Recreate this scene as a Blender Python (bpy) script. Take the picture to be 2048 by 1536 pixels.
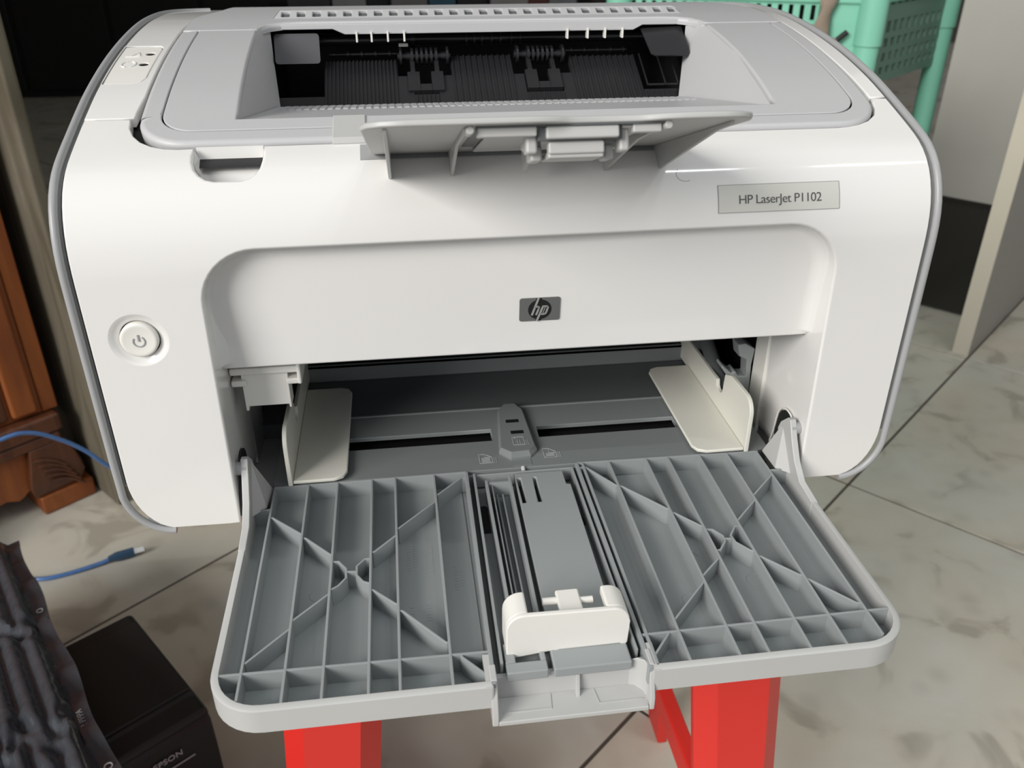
import bpy, bmesh, math, random
import numpy as np
from mathutils import Vector, Matrix
from mathutils.geometry import delaunay_2d_cdt

random.seed(7)
S = bpy.context.scene
COL = S.collection
for o in list(bpy.data.objects):
    bpy.data.objects.remove(o)

# ------------------------------------------------------------------ camera
# all lengths below are millimetres in the printer's own frame
# (x right, y back from its front face, z up; floor at z = -421)
FLOOR = -421.0
def W(p):
    return Vector((p[0] / 1000.0, p[1] / 1000.0, (p[2] - FLOOR) / 1000.0))

PITCH = math.radians(28.825); YAW = math.radians(7.5917)
cam_d = bpy.data.cameras.new('camera')
cam = bpy.data.objects.new('camera', cam_d)
COL.objects.link(cam)
cam.location = W((-47.2, -318.0, 255.0))
cam.rotation_euler = (math.pi / 2 - PITCH, 0.0, -YAW)
cam_d.sensor_width = 36.0
cam_d.lens = 1717.13 / 2048 * 36.0
cam_d.clip_start = 0.02
cam_d.dof.use_dof = True
cam_d.dof.focus_distance = 0.37
cam_d.dof.aperture_fstop = 19.0
S.camera = cam

# ------------------------------------------------------------------ light
wd = bpy.data.worlds.new('world'); S.world = wd; wd.use_nodes = True
bg = wd.node_tree.nodes['Background']
bg.inputs[0].default_value = (0.93, 0.96, 1.0, 1); bg.inputs[1].default_value = 0.50

def area_lamp(name, loc, target, sx, sy, power, col):
    d = bpy.data.lights.new(name, 'AREA'); d.shape = 'RECTANGLE'
    d.size = sx; d.size_y = sy; d.energy = power; d.color = col
    o = bpy.data.objects.new(name, d); COL.objects.link(o)
    o.location = W(loc)
    v = W(target) - W(loc)
    o.rotation_euler = v.to_track_quat('-Z', 'Y').to_euler()
    return o
# daylight through the open shop front, to the left of and behind the camera
area_lamp('doorway_daylight', (-3700, -3100, 2500), (100, 200, 0), 2.7, 2.3, 308, (1.0, 0.97, 0.925))
# two fluorescent tubes on the ceiling
for tx, tl in ((700, .2), (1190, .24)):
    area_lamp('ceiling_tube', (tx, -480, 1960), (tx, -480, 0), tl, 0.016, 3.0, (0.95, 1.0, 0.97))

S.view_settings.view_transform = 'Standard'
S.view_settings.look = 'None'
S.view_settings.exposure = 0.0
S.view_settings.gamma = 1.0
S.view_settings.use_curve_mapping = False

# ------------------------------------------------------------------ materials
def lin(c):
    c = c / 255.0
    return c / 12.92 if c <= 0.04045 else ((c + 0.055) / 1.055) ** 2.4
def rgb(r, g, b): return (lin(r), lin(g), lin(b), 1.0)

def mat(name, col, rough=0.5, metal=0.0, grain=0.0, gscale=900, bump=0.0, spec=0.5,
        blotch=0.0, bscale=30, bdist=.0004, alpha=None, trans=0.0, coat=0.0):
    m = bpy.data.materials.new(name); m.use_nodes = True
    nt = m.node_tree; p = nt.nodes['Principled BSDF']
    p.inputs['Roughness'].default_value = rough
    p.inputs['Metallic'].default_value = metal
    p.inputs['Specular IOR Level'].default_value = spec
    p.inputs['Base Color'].default_value = col
    if coat: p.inputs['Coat Weight'].default_value = coat; p.inputs['Coat Roughness'].default_value = 0.05
    if trans: p.inputs['Transmission Weight'].default_value = trans
    if alpha is not None: p.inputs['Alpha'].default_value = alpha
    tc = nt.nodes.new('ShaderNodeTexCoord')
    n = nt.nodes.new('ShaderNodeTexNoise'); n.inputs['Scale'].default_value = gscale
    nt.links.new(tc.outputs['Object'], n.inputs['Vector'])
    if blotch or grain:
        n2 = nt.nodes.new('ShaderNodeTexNoise'); n2.inputs['Scale'].default_value = bscale
        n2.inputs['Detail'].default_value = 5
        nt.links.new(tc.outputs['Object'], n2.inputs['Vector'])
        mx = nt.nodes.new('ShaderNodeMix'); mx.data_type = 'RGBA'
        a = blotch + 0.0
        mx.inputs[6].default_value = tuple(c * (1 - a) for c in col[:3]) + (1,)
        mx.inputs[7].default_value = tuple(min(1, c * (1 + a * .6)) for c in col[:3]) + (1,)
        nt.links.new(n2.outputs['Fac'], mx.inputs[0])
        nt.links.new(mx.outputs[2], p.inputs['Base Color'])
    if bump:
        b = nt.nodes.new('ShaderNodeBump'); b.inputs['Strength'].default_value = bump
        b.inputs['Distance'].default_value = bdist
        nt.links.new(n.outputs['Fac'], b.inputs['Height'])
        nt.links.new(b.outputs['Normal'], p.inputs['Normal'])
    return m

M = {}
M['white'] = mat('white_gloss_plastic', (0.785, 0.775, 0.755, 1), 0.09, blotch=.015, bscale=20)
M['white2'] = mat('white_satin_plastic', (0.80, 0.785, 0.74, 1), 0.38, blotch=.03, bscale=25)
M['ivory'] = mat('ivory_plastic', (0.72, 0.71, 0.64, 1), 0.42, blotch=.06, bscale=28)
M['grey'] = mat('light_grey_plastic', (0.51, 0.51, 0.518, 1), 0.42, bump=.12, gscale=3500, blotch=.02)
M['grey_smooth'] = mat('light_grey_smooth_plastic', (0.50, 0.50, 0.49, 1), 0.4, blotch=.03)
M['trim'] = mat('grey_trim', (0.36, 0.365, 0.37, 1), 0.38, blotch=.02)
M['tray'] = mat('grey_tray_plastic', (0.30, 0.322, 0.325, 1), 0.38, blotch=.05, bscale=22)
M['bay'] = mat('dark_grey_plate', (0.20, 0.217, 0.218, 1), 0.45, blotch=.06, bscale=18)
M['bayd'] = mat('deep_grey_plate', (0.10, 0.108, 0.112, 1), 0.5)
M['black'] = mat('black_plastic', (0.012, 0.012, 0.013, 1), 0.45)
M['blackg'] = mat('black_gloss_plastic', (0.016, 0.016, 0.018, 1), 0.25)
M['blackrib'] = mat('black_rib_plastic', (0.019, 0.019, 0.021, 1), 0.35)
M['foil'] = mat('grey_film', (0.085, 0.085, 0.092, 1), 0.3, spec=.6)
M['chrome'] = mat('brushed_metal', (0.21, 0.215, 0.212, 1), 0.3, metal=.4)
M['silver'] = mat('silver', (0.75, 0.75, 0.73, 1), 0.3, metal=.7)
M['label'] = mat('label_plate', (0.62, 0.615, 0.57, 1), 0.45, blotch=.04, bscale=60)
M['ink'] = mat('grey_ink', (0.07, 0.07, 0.072, 1), 0.6)
M['engrave'] = mat('moulded_line', (0.36, 0.375, 0.38, 1), 0.4)
M['red'] = mat('red_plastic', (0.66, 0.026, 0.018, 1), 0.42, blotch=.06, bscale=9)
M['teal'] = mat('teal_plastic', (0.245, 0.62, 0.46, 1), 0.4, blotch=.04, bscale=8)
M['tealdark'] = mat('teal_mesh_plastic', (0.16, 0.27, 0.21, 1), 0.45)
M['rag'] = mat('stained_cloth', (0.33, 0.26, 0.20, 1), 0.85, blotch=.5, bscale=40)
M['board'] = mat('board_laminate', (0.30, 0.285, 0.27, 1), 0.55, blotch=.04, bscale=4)
M['edge'] = mat('board_edge', (0.55, 0.51, 0.42, 1), 0.6, blotch=.05, bscale=10)
M['epson'] = mat('black_case', (0.010, 0.0095, 0.009, 1), 0.5, bump=.25, gscale=2500)
M['epsonf'] = mat('black_case_front', (0.017, 0.016, 0.017, 1), 0.4)
M['print'] = mat('silver_print', (0.42, 0.42, 0.42, 1), 0.5)
M['bluecord'] = mat('blue_cord', (0.075, 0.19, 0.46, 1), 0.3, blotch=.35, bscale=260, coat=.4)
M['blueplug'] = mat('blue_plug', (0.03, 0.075, 0.135, 1), 0.4)
M['film'] = mat('black_film', (0.055, 0.06, 0.07, 1), 0.2, spec=.4, blotch=.3, bscale=15, bump=.6, gscale=55, bdist=.004)
M['clear'] = mat('clear_film', (0.75, 0.74, 0.72, 1), 0.25, alpha=.45)
M['mat'] = mat('shade_sheet', (0.028, 0.027, 0.022, 1), 0.85, blotch=.25, bscale=6)  # near-black colour of the sheet that stands in for floor shade
M['darkcab'] = mat('black_cabinet', (0.010, 0.009, 0.008, 1), 0.6)
M['grout'] = mat('grout', (0.085, 0.072, 0.058, 1), 0.9, blotch=.3, bscale=30)

def wood(name, c1, c2, scale=7, rough=.42):
    m = mat(name, c1, rough); nt = m.node_tree; p = nt.nodes['Principled BSDF']
    tc = nt.nodes.new('ShaderNodeTexCoord'); mp = nt.nodes.new('ShaderNodeMapping')
    mp.inputs['Scale'].default_value = (scale * 3, scale * 3, scale * .35)
    nz = nt.nodes.new('ShaderNodeTexNoise'); nz.inputs['Scale'].default_value = 2.2
    nz.inputs['Detail'].default_value = 6; nz.inputs['Distortion'].default_value = 1.1
    cr = nt.nodes.new('ShaderNodeValToRGB')
    cr.color_ramp.elements[0].position = .32; cr.color_ramp.elements[0].color = c2
    cr.color_ramp.elements[1].position = .68; cr.color_ramp.elements[1].color = c1
    nt.links.new(tc.outputs['Object'], mp.inputs[0]); nt.links.new(mp.outputs[0], nz.inputs[0])
    nt.links.new(nz.outputs['Fac'], cr.inputs[0]); nt.links.new(cr.outputs[0], p.inputs['Base Color'])
    return m
M['wood'] = wood('orange_wood', (0.30, 0.088, 0.018, 1), (0.20, 0.052, 0.012, 1))
M['wood2'] = wood('brown_wood', (0.12, 0.040, 0.016, 1), (0.065, 0.022, 0.010, 1), 9)

def stone_mats():
    # cream marble-print floor tile, grey smudges and chips, slightly different per tile
    m = bpy.data.materials.new('marble_tile'); m.use_nodes = True
    nt = m.node_tree; p = nt.nodes['Principled BSDF']; L = nt.links
    tc = nt.nodes.new('ShaderNodeTexCoord'); oi = nt.nodes.new('ShaderNodeObjectInfo')
    vm = nt.nodes.new('ShaderNodeVectorMath'); vm.operation = 'ADD'
    sc = nt.nodes.new('ShaderNodeVectorMath'); sc.operation = 'SCALE'; sc.inputs['Scale'].default_value = 37
    L.new(oi.outputs['Random'], sc.inputs[0])
    L.new(tc.outputs['Object'], vm.inputs[0]); L.new(sc.outputs[0], vm.inputs[1])
    n1 = nt.nodes.new('ShaderNodeTexNoise'); n1.inputs['Scale'].default_value = 13; n1.inputs['Detail'].default_value = 3
    n1.inputs['Distortion'].default_value = .8
    L.new(vm.outputs[0], n1.inputs[0])
    r1 = nt.nodes.new('ShaderNodeValToRGB')
    e = r1.color_ramp.elements
    e[0].position = .34; e[0].color = (0.39, 0.362, 0.302, 1)
    e[1].position = .43; e[1].color = (0.54, 0.508, 0.432, 1)
    e2 = e.new(.7); e2.color = (0.58, 0.555, 0.485, 1)
    L.new(n1.outputs['Fac'], r1.inputs[0])
    n2 = nt.nodes.new('ShaderNodeTexNoise'); n2.inputs['Scale'].default_value = 4; n2.inputs['Detail'].default_value = 2
    L.new(vm.outputs[0], n2.inputs[0])
    r2 = nt.nodes.new('ShaderNodeValToRGB')
    r2.color_ramp.elements[0].position = .40; r2.color_ramp.elements[0].color = (1.0, .97, .93, 1)
    r2.color_ramp.elements[1].position = .62; r2.color_ramp.elements[1].color = (.98, 1, 1.02, 1)
    L.new(n2.outputs['Fac'], r2.inputs[0])
    mx = nt.nodes.new('ShaderNodeMix'); mx.data_type = 'RGBA'; mx.blend_type = 'MULTIPLY'; mx.inputs[0].default_value = 1
    L.new(r1.outputs[0], mx.inputs[6]); L.new(r2.outputs[0], mx.inputs[7])
    vo = nt.nodes.new('ShaderNodeTexVoronoi'); vo.inputs['Scale'].default_value = 20
    L.new(vm.outputs[0], vo.inputs['Vector'])
    r3 = nt.nodes.new('ShaderNodeValToRGB')
    r3.color_ramp.elements[0].position = .07; r3.color_ramp.elements[0].color = (.80, .80, .80, 1)
    r3.color_ramp.elements[1].position = .30; r3.color_ramp.elements[1].color = (1, 1, 1, 1)
    L.new(vo.outputs['Distance'], r3.inputs[0])
    mx2 = nt.nodes.new('ShaderNodeMix'); mx2.data_type = 'RGBA'; mx2.blend_type = 'MULTIPLY'; mx2.inputs[0].default_value = .55
    L.new(mx.outputs[2], mx2.inputs[6]); L.new(r3.outputs[0], mx2.inputs[7])
    L.new(mx2.outputs[2], p.inputs['Base Color'])
    p.inputs['Roughness'].default_value = .42
    M['tile'] = m
    # stained cement of the pillar
    m = bpy.data.materials.new('stained_cement'); m.use_nodes = True
    nt = m.node_tree; p = nt.nodes['Principled BSDF']; L = nt.links
    tc = nt.nodes.new('ShaderNodeTexCoord'); mp = nt.nodes.new('ShaderNodeMapping')
    mp.inputs['Scale'].default_value = (26, 26, 5)
    n1 = nt.nodes.new('ShaderNodeTexNoise'); n1.inputs['Scale'].default_value = 1.0; n1.inputs['Detail'].default_value = 7
    n1.inputs['Distortion'].default_value = .7
    L.new(tc.outputs['Object'], mp.inputs[0]); L.new(mp.outputs[0], n1.inputs[0])
    r = nt.nodes.new('ShaderNodeValToRGB'); e = r.color_ramp.elements
    e[0].position = .30; e[0].color = (0.075, 0.062, 0.038, 1)
    e[1].position = .60; e[1].color = (0.15, 0.132, 0.095, 1)
    e3 = e.new(.68); e3.color = (0.30, 0.27, 0.21, 1)
    L.new(n1.outputs['Fac'], r.inputs[0]); L.new(r.outputs[0], p.inputs['Base Color'])
    p.inputs['Roughness'].default_value = .75
    b = nt.nodes.new('ShaderNodeBump'); b.inputs['Strength'].default_value = .25; b.inputs['Distance'].default_value = .002
    L.new(n1.outputs['Fac'], b.inputs['Height']); L.new(b.outputs[0], p.inputs['Normal'])
    M['cement'] = m
stone_mats()
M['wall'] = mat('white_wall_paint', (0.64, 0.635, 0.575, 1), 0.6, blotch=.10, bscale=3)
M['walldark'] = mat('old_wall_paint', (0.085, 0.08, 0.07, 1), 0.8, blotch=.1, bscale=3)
M['ceil'] = mat('ceiling_paint', (0.5, 0.5, 0.48, 1), 0.8)
M['skirt'] = mat('dark_skirting', (0.03, 0.028, 0.024, 1), 0.8, blotch=.2, bscale=9)

# ------------------------------------------------------------------ mesh helpers
ORG = {}          # root object -> its origin in mm
def root_of(o):
    while o.parent: o = o.parent
    return o

def empty(name, loc, label=None, cat=None, group=None, kind=None):
    o = bpy.data.objects.new(name, None); COL.objects.link(o)
    o.empty_display_size = .02
    o.location = W(loc); ORG[o] = Vector(loc)
    if label: o['label'] = label
    if cat: o['category'] = cat
    if group: o['group'] = group
    if kind: o['kind'] = kind
    return o

def link(name, me, m, parent, label=None):
    o = bpy.data.objects.new(name, me); COL.objects.link(o)
    me.materials.append(M[m] if isinstance(m, str) else m)
    if parent is not None: o.parent = parent
    if label: o['label'] = label
    return o

class MB:
    def __init__(s): s.v = []; s.f = []
    def add(s, vs, fs):
        b = len(s.v); s.v += [tuple(p) for p in vs]; s.f += [tuple(i + b for i in f) for f in fs]; return s
    def box(s, x0, x1, y0, y1, z0, z1):
        return s.add([(x, y, z) for x in (x0, x1) for y in (y0, y1) for z in (z0, z1)],
                     [(0, 1, 3, 2), (4, 6, 7, 5), (0, 4, 5, 1), (2, 3, 7, 6), (0, 2, 6, 4), (1, 5, 7, 3)])
    def obox(s, o, e1, e2, a0, a1, b0, b1, z0, z1):
        # box in a frame turned about z: point = o + a*e1 + b*e2
        vs = []
        for a in (a0, a1):
            for b in (b0, b1):
                for z in (z0, z1):
                    vs.append((o[0] + a * e1[0] + b * e2[0], o[1] + a * e1[1] + b * e2[1], z))
        return s.add(vs, [(0, 1, 3, 2), (4, 6, 7, 5), (0, 4, 5, 1), (2, 3, 7, 6), (0, 2, 6, 4), (1, 5, 7, 3)])
    def prism(s, poly, axis, a0, a1):
        n = len(poly)
        def mk(u, v, a):
            return (a, u, v) if axis == 'x' else (u, a, v) if axis == 'y' else (u, v, a)
        vs = [mk(u, v, a0) for u, v in poly] + [mk(u, v, a1) for u, v in poly]
        fs = [tuple(range(n)), tuple(range(2 * n - 1, n - 1, -1))] + [(i, (i + 1) % n, n + (i + 1) % n, n + i) for i in range(n)]
        return s.add(vs, fs)
    def loft(s, rings, closed=True, caps=True):
        n = len(rings[0]); vs = [p for r in rings for p in r]; fs = []
        for k in range(len(rings) - 1):
            for i in range(n if closed else n - 1):
                j = (i + 1) % n
                fs.append((k * n + i, k * n + j, (k + 1) * n + j, (k + 1) * n + i))
        if caps and closed:
            fs.append(tuple(range(n))); fs.append(tuple(range(len(vs) - 1, len(vs) - n - 1, -1)))
        return s.add(vs, fs)
    def tube(s, pts, r, n=10, caps=True, r2=None):
        pts = [Vector(p) for p in pts]; rings = []
        up = None
        for i, p in enumerate(pts):
            t = (pts[min(i + 1, len(pts) - 1)] - pts[max(i - 1, 0)]).normalized()
            if up is None:
                up = Vector((0, 0, 1)) if abs(t.z) < .9 else Vector((1, 0, 0))
            u = (up - t * up.dot(t)).normalized(); w = t.cross(u); up = u
            rr = r[i] if isinstance(r, (list, tuple)) else r
            ry = r2 if r2 else rr
            rings.append([p + u * (rr * math.cos(2 * math.pi * k / n)) + w * (ry * math.sin(2 * math.pi * k / n)) for k in range(n)])
        return s.loft(rings, True, caps)
    def cyl(s, p0, p1, r, n=16): return s.tube([p0, p1], r, n)
    def ribwall(s, pts, t, z0, z1):
        # upright thin wall of thickness t along a plan polyline
        P = [Vector((p[0], p[1])) for p in pts]
        L_, R_ = [], []
        for i, p in enumerate(P):
            d = Vector((0, 0))
            if i > 0: d += (P[i] - P[i - 1]).normalized()
            if i < len(P) - 1: d += (P[i + 1] - P[i]).normalized()
            d.normalize(); nn = Vector((-d.y, d.x))
            k = 1.0
            if 0 < i < len(P) - 1:
                k = 1 / max(.5, nn.dot(Vector((-(P[i + 1] - P[i]).normalized().y, (P[i + 1] - P[i]).normalized().x))))
            L_.append(p + nn * t / 2 * k); R_.append(p - nn * t / 2 * k)
        rings = [[(l.x, l.y, z0), (r.x, r.y, z0), (r.x, r.y, z1), (l.x, l.y, z1)] for l, r in zip(L_, R_)]
        return s.loft(rings)
    def build(s, name, m, parent=None, bevel=0.0, seg=2, smooth=40, label=None, org=None):
        bm = bmesh.new()
        o = org if org is not None else (ORG[root_of(parent)] if parent is not None else Vector((0, 0, FLOOR)))
        o = Vector(o)
        vs = [bm.verts.new((Vector(p) - o) / 1000.0) for p in s.v]
        for f in s.f:
            try: bm.faces.new([vs[i] for i in f])
            except ValueError: pass
        bmesh.ops.recalc_face_normals(bm, faces=bm.faces)
        me = bpy.data.meshes.new(name); bm.to_mesh(me); bm.free()
        if smooth:
            me.shade_smooth(); me.set_sharp_from_angle(angle=math.radians(smooth))
        ob = link(name, me, m, parent, label)
        if parent is None:
            ob.location = W(o); ORG[ob] = o
        if bevel:
            b = ob.modifiers.new('bevel', 'BEVEL'); b.width = bevel / 1000.0; b.segments = seg
            b.limit_method = 'ANGLE'; b.angle_limit = math.radians(50); b.harden_normals = True
        return ob

def rrect(x0, x1, y0, y1, r, n=6):
    out = []
    if not isinstance(r, (list, tuple)): r = [r] * 4
    for (cx, cy, a, q) in ((x1 - r[0], y0 + r[0], -90, r[0]), (x1 - r[1], y1 - r[1], 0, r[1]),
                           (x0 + r[2], y1 - r[2], 90, r[2]), (x0 + r[3], y0 + r[3], 180, r[3])):
        if q <= 0: out.append((cx, cy)); continue
        for k in range(n + 1):
            t = math.radians(a + 90 * k / n); out.append((cx + q * math.cos(t), cy + q * math.sin(t)))
    return out
def arc(cx, cy, rx, ry, a0, a1, n=8):
    return [(cx + rx * math.cos(math.radians(a0 + (a1 - a0) * k / n)), cy + ry * math.sin(math.radians(a0 + (a1 - a0) * k / n))) for k in range(n + 1)]

# ---- moulded skin panels: an outline with holes on a mapped surface, with rolled edges
def dens(loop, step):
    out = []
    for i, p in enumerate(loop):
        q = loop[(i + 1) % len(loop)]
        L_ = math.hypot(q[0] - p[0], q[1] - p[1]); k = max(1, int(math.ceil(L_ / step)))
        for j in range(k): out.append((p[0] + (q[0] - p[0]) * j / k, p[1] + (q[1] - p[1]) * j / k))
    return out
def area2(l): return sum(l[i][0] * l[(i + 1) % len(l)][1] - l[(i + 1) % len(l)][0] * l[i][1] for i in range(len(l))) / 2
def inside_np(P, loop):
    x, y = P[:, 0], P[:, 1]; c = np.zeros(len(P), bool); n = len(loop)
    for i in range(n):
        x0, y0 = loop[i]; x1, y1 = loop[(i + 1) % n]
        if y0 == y1: continue
        k = ((y0 > y) != (y1 > y)) & (x < (x1 - x0) * (y - y0) / (y1 - y0) + x0)
        c ^= k
    return c
def panel(name, m, parent, outline, holes, mp, lip, grid=None, step=5.0, lip_hole=None, label=None, arcn=3):
    V, N, Fc = [], [], []
    e = 1e-3
    def pos(u, v, d): return Vector(mp(u, v, d))
    def nrm(u, v): return (pos(u, v, -e) - pos(u, v, e)).normalized()
    loops2d, cdtv, cdte = [], [], []
    strips = []
    for li, lp in enumerate([outline] + list(holes)):
        lp = dens(lp, step)
        if (area2(lp) > 0) != (li == 0): lp = lp[::-1]      # material on the left
        n = len(lp); off = []; info = []
        for i in range(n):
            a, b, c = Vector(lp[i - 1]), Vector(lp[i]), Vector(lp[(i + 1) % n])
            d1 = (b - a).normalized(); d2 = (c - b).normalized()
            n1 = Vector((-d1.y, d1.x)); n2 = Vector((-d2.y, d2.x)); nn = (n1 + n2)
            if nn.length < 1e-6: nn = n1
            nn.normalize(); k = 1 / max(.45, nn.dot(n1))
            fn = lip if (li == 0 or lip_hole is None) else lip_hole
            r, d, sg = fn(b.x, b.y)
            off.append((b.x + nn.x * r * k, b.y + nn.y * r * k)); info.append((nn, k, r, d, sg))
        base = len(cdtv)
        cdtv += [Vector(p) for p in off]; cdte += [(base + i, base + (i + 1) % n) for i in range(n)]
        loops2d.append(off); strips.append((base, n, info))
    if grid:
        us = [p[0] for p in loops2d[0]]; vs_ = [p[1] for p in loops2d[0]]
        G = []
        u = min(us) + grid[0] * .5
        while u < max(us):
            if callable(grid[1]): vl = grid[1](min(vs_), max(vs_))
            else: vl = np.arange(min(vs_) + grid[1] * .5, max(vs_), grid[1])
            G += [(u, v) for v in vl]; u += grid[0]
        G = np.array(G); ok = inside_np(G, loops2d[0])
        for h in loops2d[1:]: ok &= ~inside_np(G, h)
        G = G[ok]
        allp = np.array([p for l in loops2d for p in l])
        for g in G:
            if np.min((allp[:, 0] - g[0]) ** 2 + (allp[:, 1] - g[1]) ** 2) > 1.2: cdtv.append(Vector(g))
    ov, oe, of, orv, _, _ = delaunay_2d_cdt(cdtv, cdte, [], 0, 1e-5)
    cen = np.array([[sum(ov[i].x for i in f) / 3, sum(ov[i].y for i in f) / 3] for f in of])
    ok = inside_np(cen, loops2d[0])
    for h in loops2d[1:]: ok &= ~inside_np(cen, h)
    for p in ov: V.append(pos(p.x, p.y, 0)); N.append(nrm(p.x, p.y))
    Fc += [tuple(f) for f, k in zip(of, ok) if k]
    back = {}
    for i, l in enumerate(orv):
        for j in l: back[j] = i
    for base, n, info in strips:
        prev = [back.get(base + i, base + i) for i in range(n)]
        steps = [(math.pi / 2 * k / arcn, 'a') for k in range(1, arcn + 1)] + [(math.pi / 2, 'd')]
        for a, kd in steps:
            cur = []
            for i in range(n):
                nn, k, r, d, sg = info[i]
                p = cdtv[base + i]
                q = (p.x - nn.x * k * r * math.sin(a), p.y - nn.y * k * r * math.sin(a))
                dep = sg * r * (1 - math.cos(a)) if kd == 'a' else sg * max(d, r)
                P0 = pos(q[0], q[1], 0); Nn = nrm(q[0], q[1])
                O = (pos(q[0] - nn.x * e, q[1] - nn.y * e, 0) - P0).normalized()
                V.append(pos(q[0], q[1], dep)); N.append((Nn * math.cos(a) + O * (math.sin(a) * sg)).normalized())
                cur.append(len(V) - 1)
            for i in range(n):
                j = (i + 1) % n; Fc.append((prev[i], prev[j], cur[j], cur[i]))
            prev = cur
    o = ORG[root_of(parent)]
    out = []
    for f in Fc:
        a, b, c = V[f[0]], V[f[1]], V[f[2]]; g = (b - a).cross(c - a)
        if len(f) == 4: g = (V[f[2]] - V[f[0]]).cross(V[f[3]] - V[f[1]])
        s = sum((N[i] for i in f), Vector())
        out.append(f if g.dot(s) >= 0 else f[::-1])
    me = bpy.data.meshes.new(name)
    me.from_pydata([(p - o) / 1000.0 for p in V], [], out)
    me.update(); me.shade_smooth()
    me.normals_split_custom_set_from_vertices([tuple(x) for x in N])
    return link(name, me, m, parent, label)

def text_mesh(name, txt, size, thick, m, parent, origin, ex, ey, align='CENTER', offset=0.0, shear=0.0, space=1.0):
    cu = bpy.data.curves.new(name, 'FONT'); cu.body = txt; cu.size = size / 1000.0
    cu.extrude = thick / 1000.0; cu.align_x = align; cu.align_y = 'CENTER'; cu.offset = offset / 1000.0
    cu.shear = shear; cu.space_character = space
    t = bpy.data.objects.new(name, cu); COL.objects.link(t)
    dg = bpy.context.evaluated_depsgraph_get()
    me = bpy.data.meshes.new_from_object(t.evaluated_get(dg)); me.name = name
    bpy.data.objects.remove(t); bpy.data.curves.remove(cu)
    ex = Vector(ex).normalized(); ey = Vector(ey); ey = (ey - ex * ey.dot(ex)).normalized(); ez = ex.cross(ey)
    o = (Vector(origin) - ORG[root_of(parent)]) / 1000.0
    mt = Matrix((ex, ey, ez)).transposed().to_4x4(); mt.translation = o
    me.transform(mt); me.materials.clear()
    return link(name, me, m, parent)

# =================================================================== SETTING
TA = math.radians(49.4)
EA = (math.sin(TA), math.cos(TA)); EB = (math.cos(TA), -math.sin(TA))   # tile directions
GN = (527.7, 562.6)                                                      # one joint crossing
fl = empty('floor', (GN[0], GN[1], FLOOR), kind='structure')
MB().obox(GN, EA, EB, -2600, 5200, -4200, 3000, FLOOR - 40, FLOOR - 1.6).build('grout_bed', 'grout', fl)
T = 498.0; gap = 3.4
tb = MB().obox((0, 0), EA, EB, -T / 2 + gap / 2, T / 2 - gap / 2, -T / 2 + gap / 2, T / 2 - gap / 2, FLOOR - 9, FLOOR)
tile_o = tb.build('tile', 'tile', None, bevel=1.0, seg=1, org=(0, 0, FLOOR))
tile_o.parent = fl
first = True
for i in range(-5, 10):
    for j in range(-8, 6):
        cx = GN[0] + EA[0] * (i + .5) * T + EB[0] * (j + .5) * T
        cy = GN[1] + EA[1] * (i + .5) * T + EB[1] * (j + .5) * T
        # only tiles the view can reach
        dx, dy = cx + 47, cy + 318
        fwd = dx * math.sin(YAW) + dy * math.cos(YAW); sd = dx * math.cos(YAW) - dy * math.sin(YAW)
        if fwd < -250 or abs(sd) > 700 + .75 * max(fwd, 0): continue
        o = tile_o if first else tile_o.copy()
        if not first: COL.objects.link(o)
        first = False
        o.parent = fl
        o.location = ((cx - GN[0]) / 1000, (cy - GN[1]) / 1000, random.uniform(-.0003, .0003))

def wall(name, m, o, e1, e2, a0, a1, b0, b1, z0, z1):
    ob = MB().obox(o, e1, e2, a0, a1, b0, b1, z0, z1).build(name, m, None, org=(o[0], o[1], z0), smooth=0)
    ob['kind'] = 'structure'; return ob
# white wall to the right, dark skirting at its foot
WR = (1391, 1759)
wall('wall_right', 'wall', WR, EB, EA, -60, 2600, 0, 120, FLOOR, 2300)
wall('baseboard_right', 'skirt', WR, EB, EA, -60, 2600, -8, 0, FLOOR, FLOOR + 12)
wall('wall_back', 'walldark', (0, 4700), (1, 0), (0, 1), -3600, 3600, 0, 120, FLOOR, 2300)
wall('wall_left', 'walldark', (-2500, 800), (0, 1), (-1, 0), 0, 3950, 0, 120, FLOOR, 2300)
wall('ceiling', 'ceil', (0, 800), (1, 0), (0, 1), -3600, 3600, -250, 4000, 2300, 2400)
wall('wall_light_block', 'ceil', (2700, -1500), (0, 1), (1, 0), 0, 2700, 0, 120, FLOOR, 2300)  # unseen wall, added to cut ambient light from the right

# cement pillar at the left; its hidden length is extended to block light
PC = (-433, 640)
pl = MB().obox(PC, EA, EB, 0, 15, -2400, 0, FLOOR, 2300).build('wall_pillar', 'cement', None, org=(PC[0], PC[1], FLOOR), bevel=4, seg=3)
pl['kind'] = 'structure'

# =================================================================== PRINTER
PR = empty('laser_printer', (0, 110, 4), 'white desktop laser printer with its grey front tray folded open, standing on a red stool', 'printer')

# side profile of the case (y, z), smoothed
PROF = [(0, 16.5), (0, 60), (0, 100), (0, 128), (0.2, 139), (1.6, 148), (4.6, 156), (9.0, 162.8), (14.5, 167.8), (21, 171.6),
        (31, 175.3), (44, 179.6), (62, 185.5), (78, 190.0), (106, 196.2), (140, 201.4), (175, 204.8), (205, 205.4), (235, 204.6), (262, 203.0)]
def chaikin(p, k):
    for _ in range(k):
        q = [p[0]]
        for a, b in zip(p, p[1:]):
            q.append((a[0] * .75 + b[0] * .25, a[1] * .75 + b[1] * .25)); q.append((a[0] * .25 + b[0] * .75, a[1] * .25 + b[1] * .75))
        q.append(p[-1]); p = q
    return p
PF = np.array(chaikin(PROF, 3))
SL = np.concatenate([[0], np.cumsum(np.hypot(np.diff(PF[:, 0]), np.diff(PF[:, 1])))])
TG = np.gradient(PF, SL, axis=0)
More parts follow.
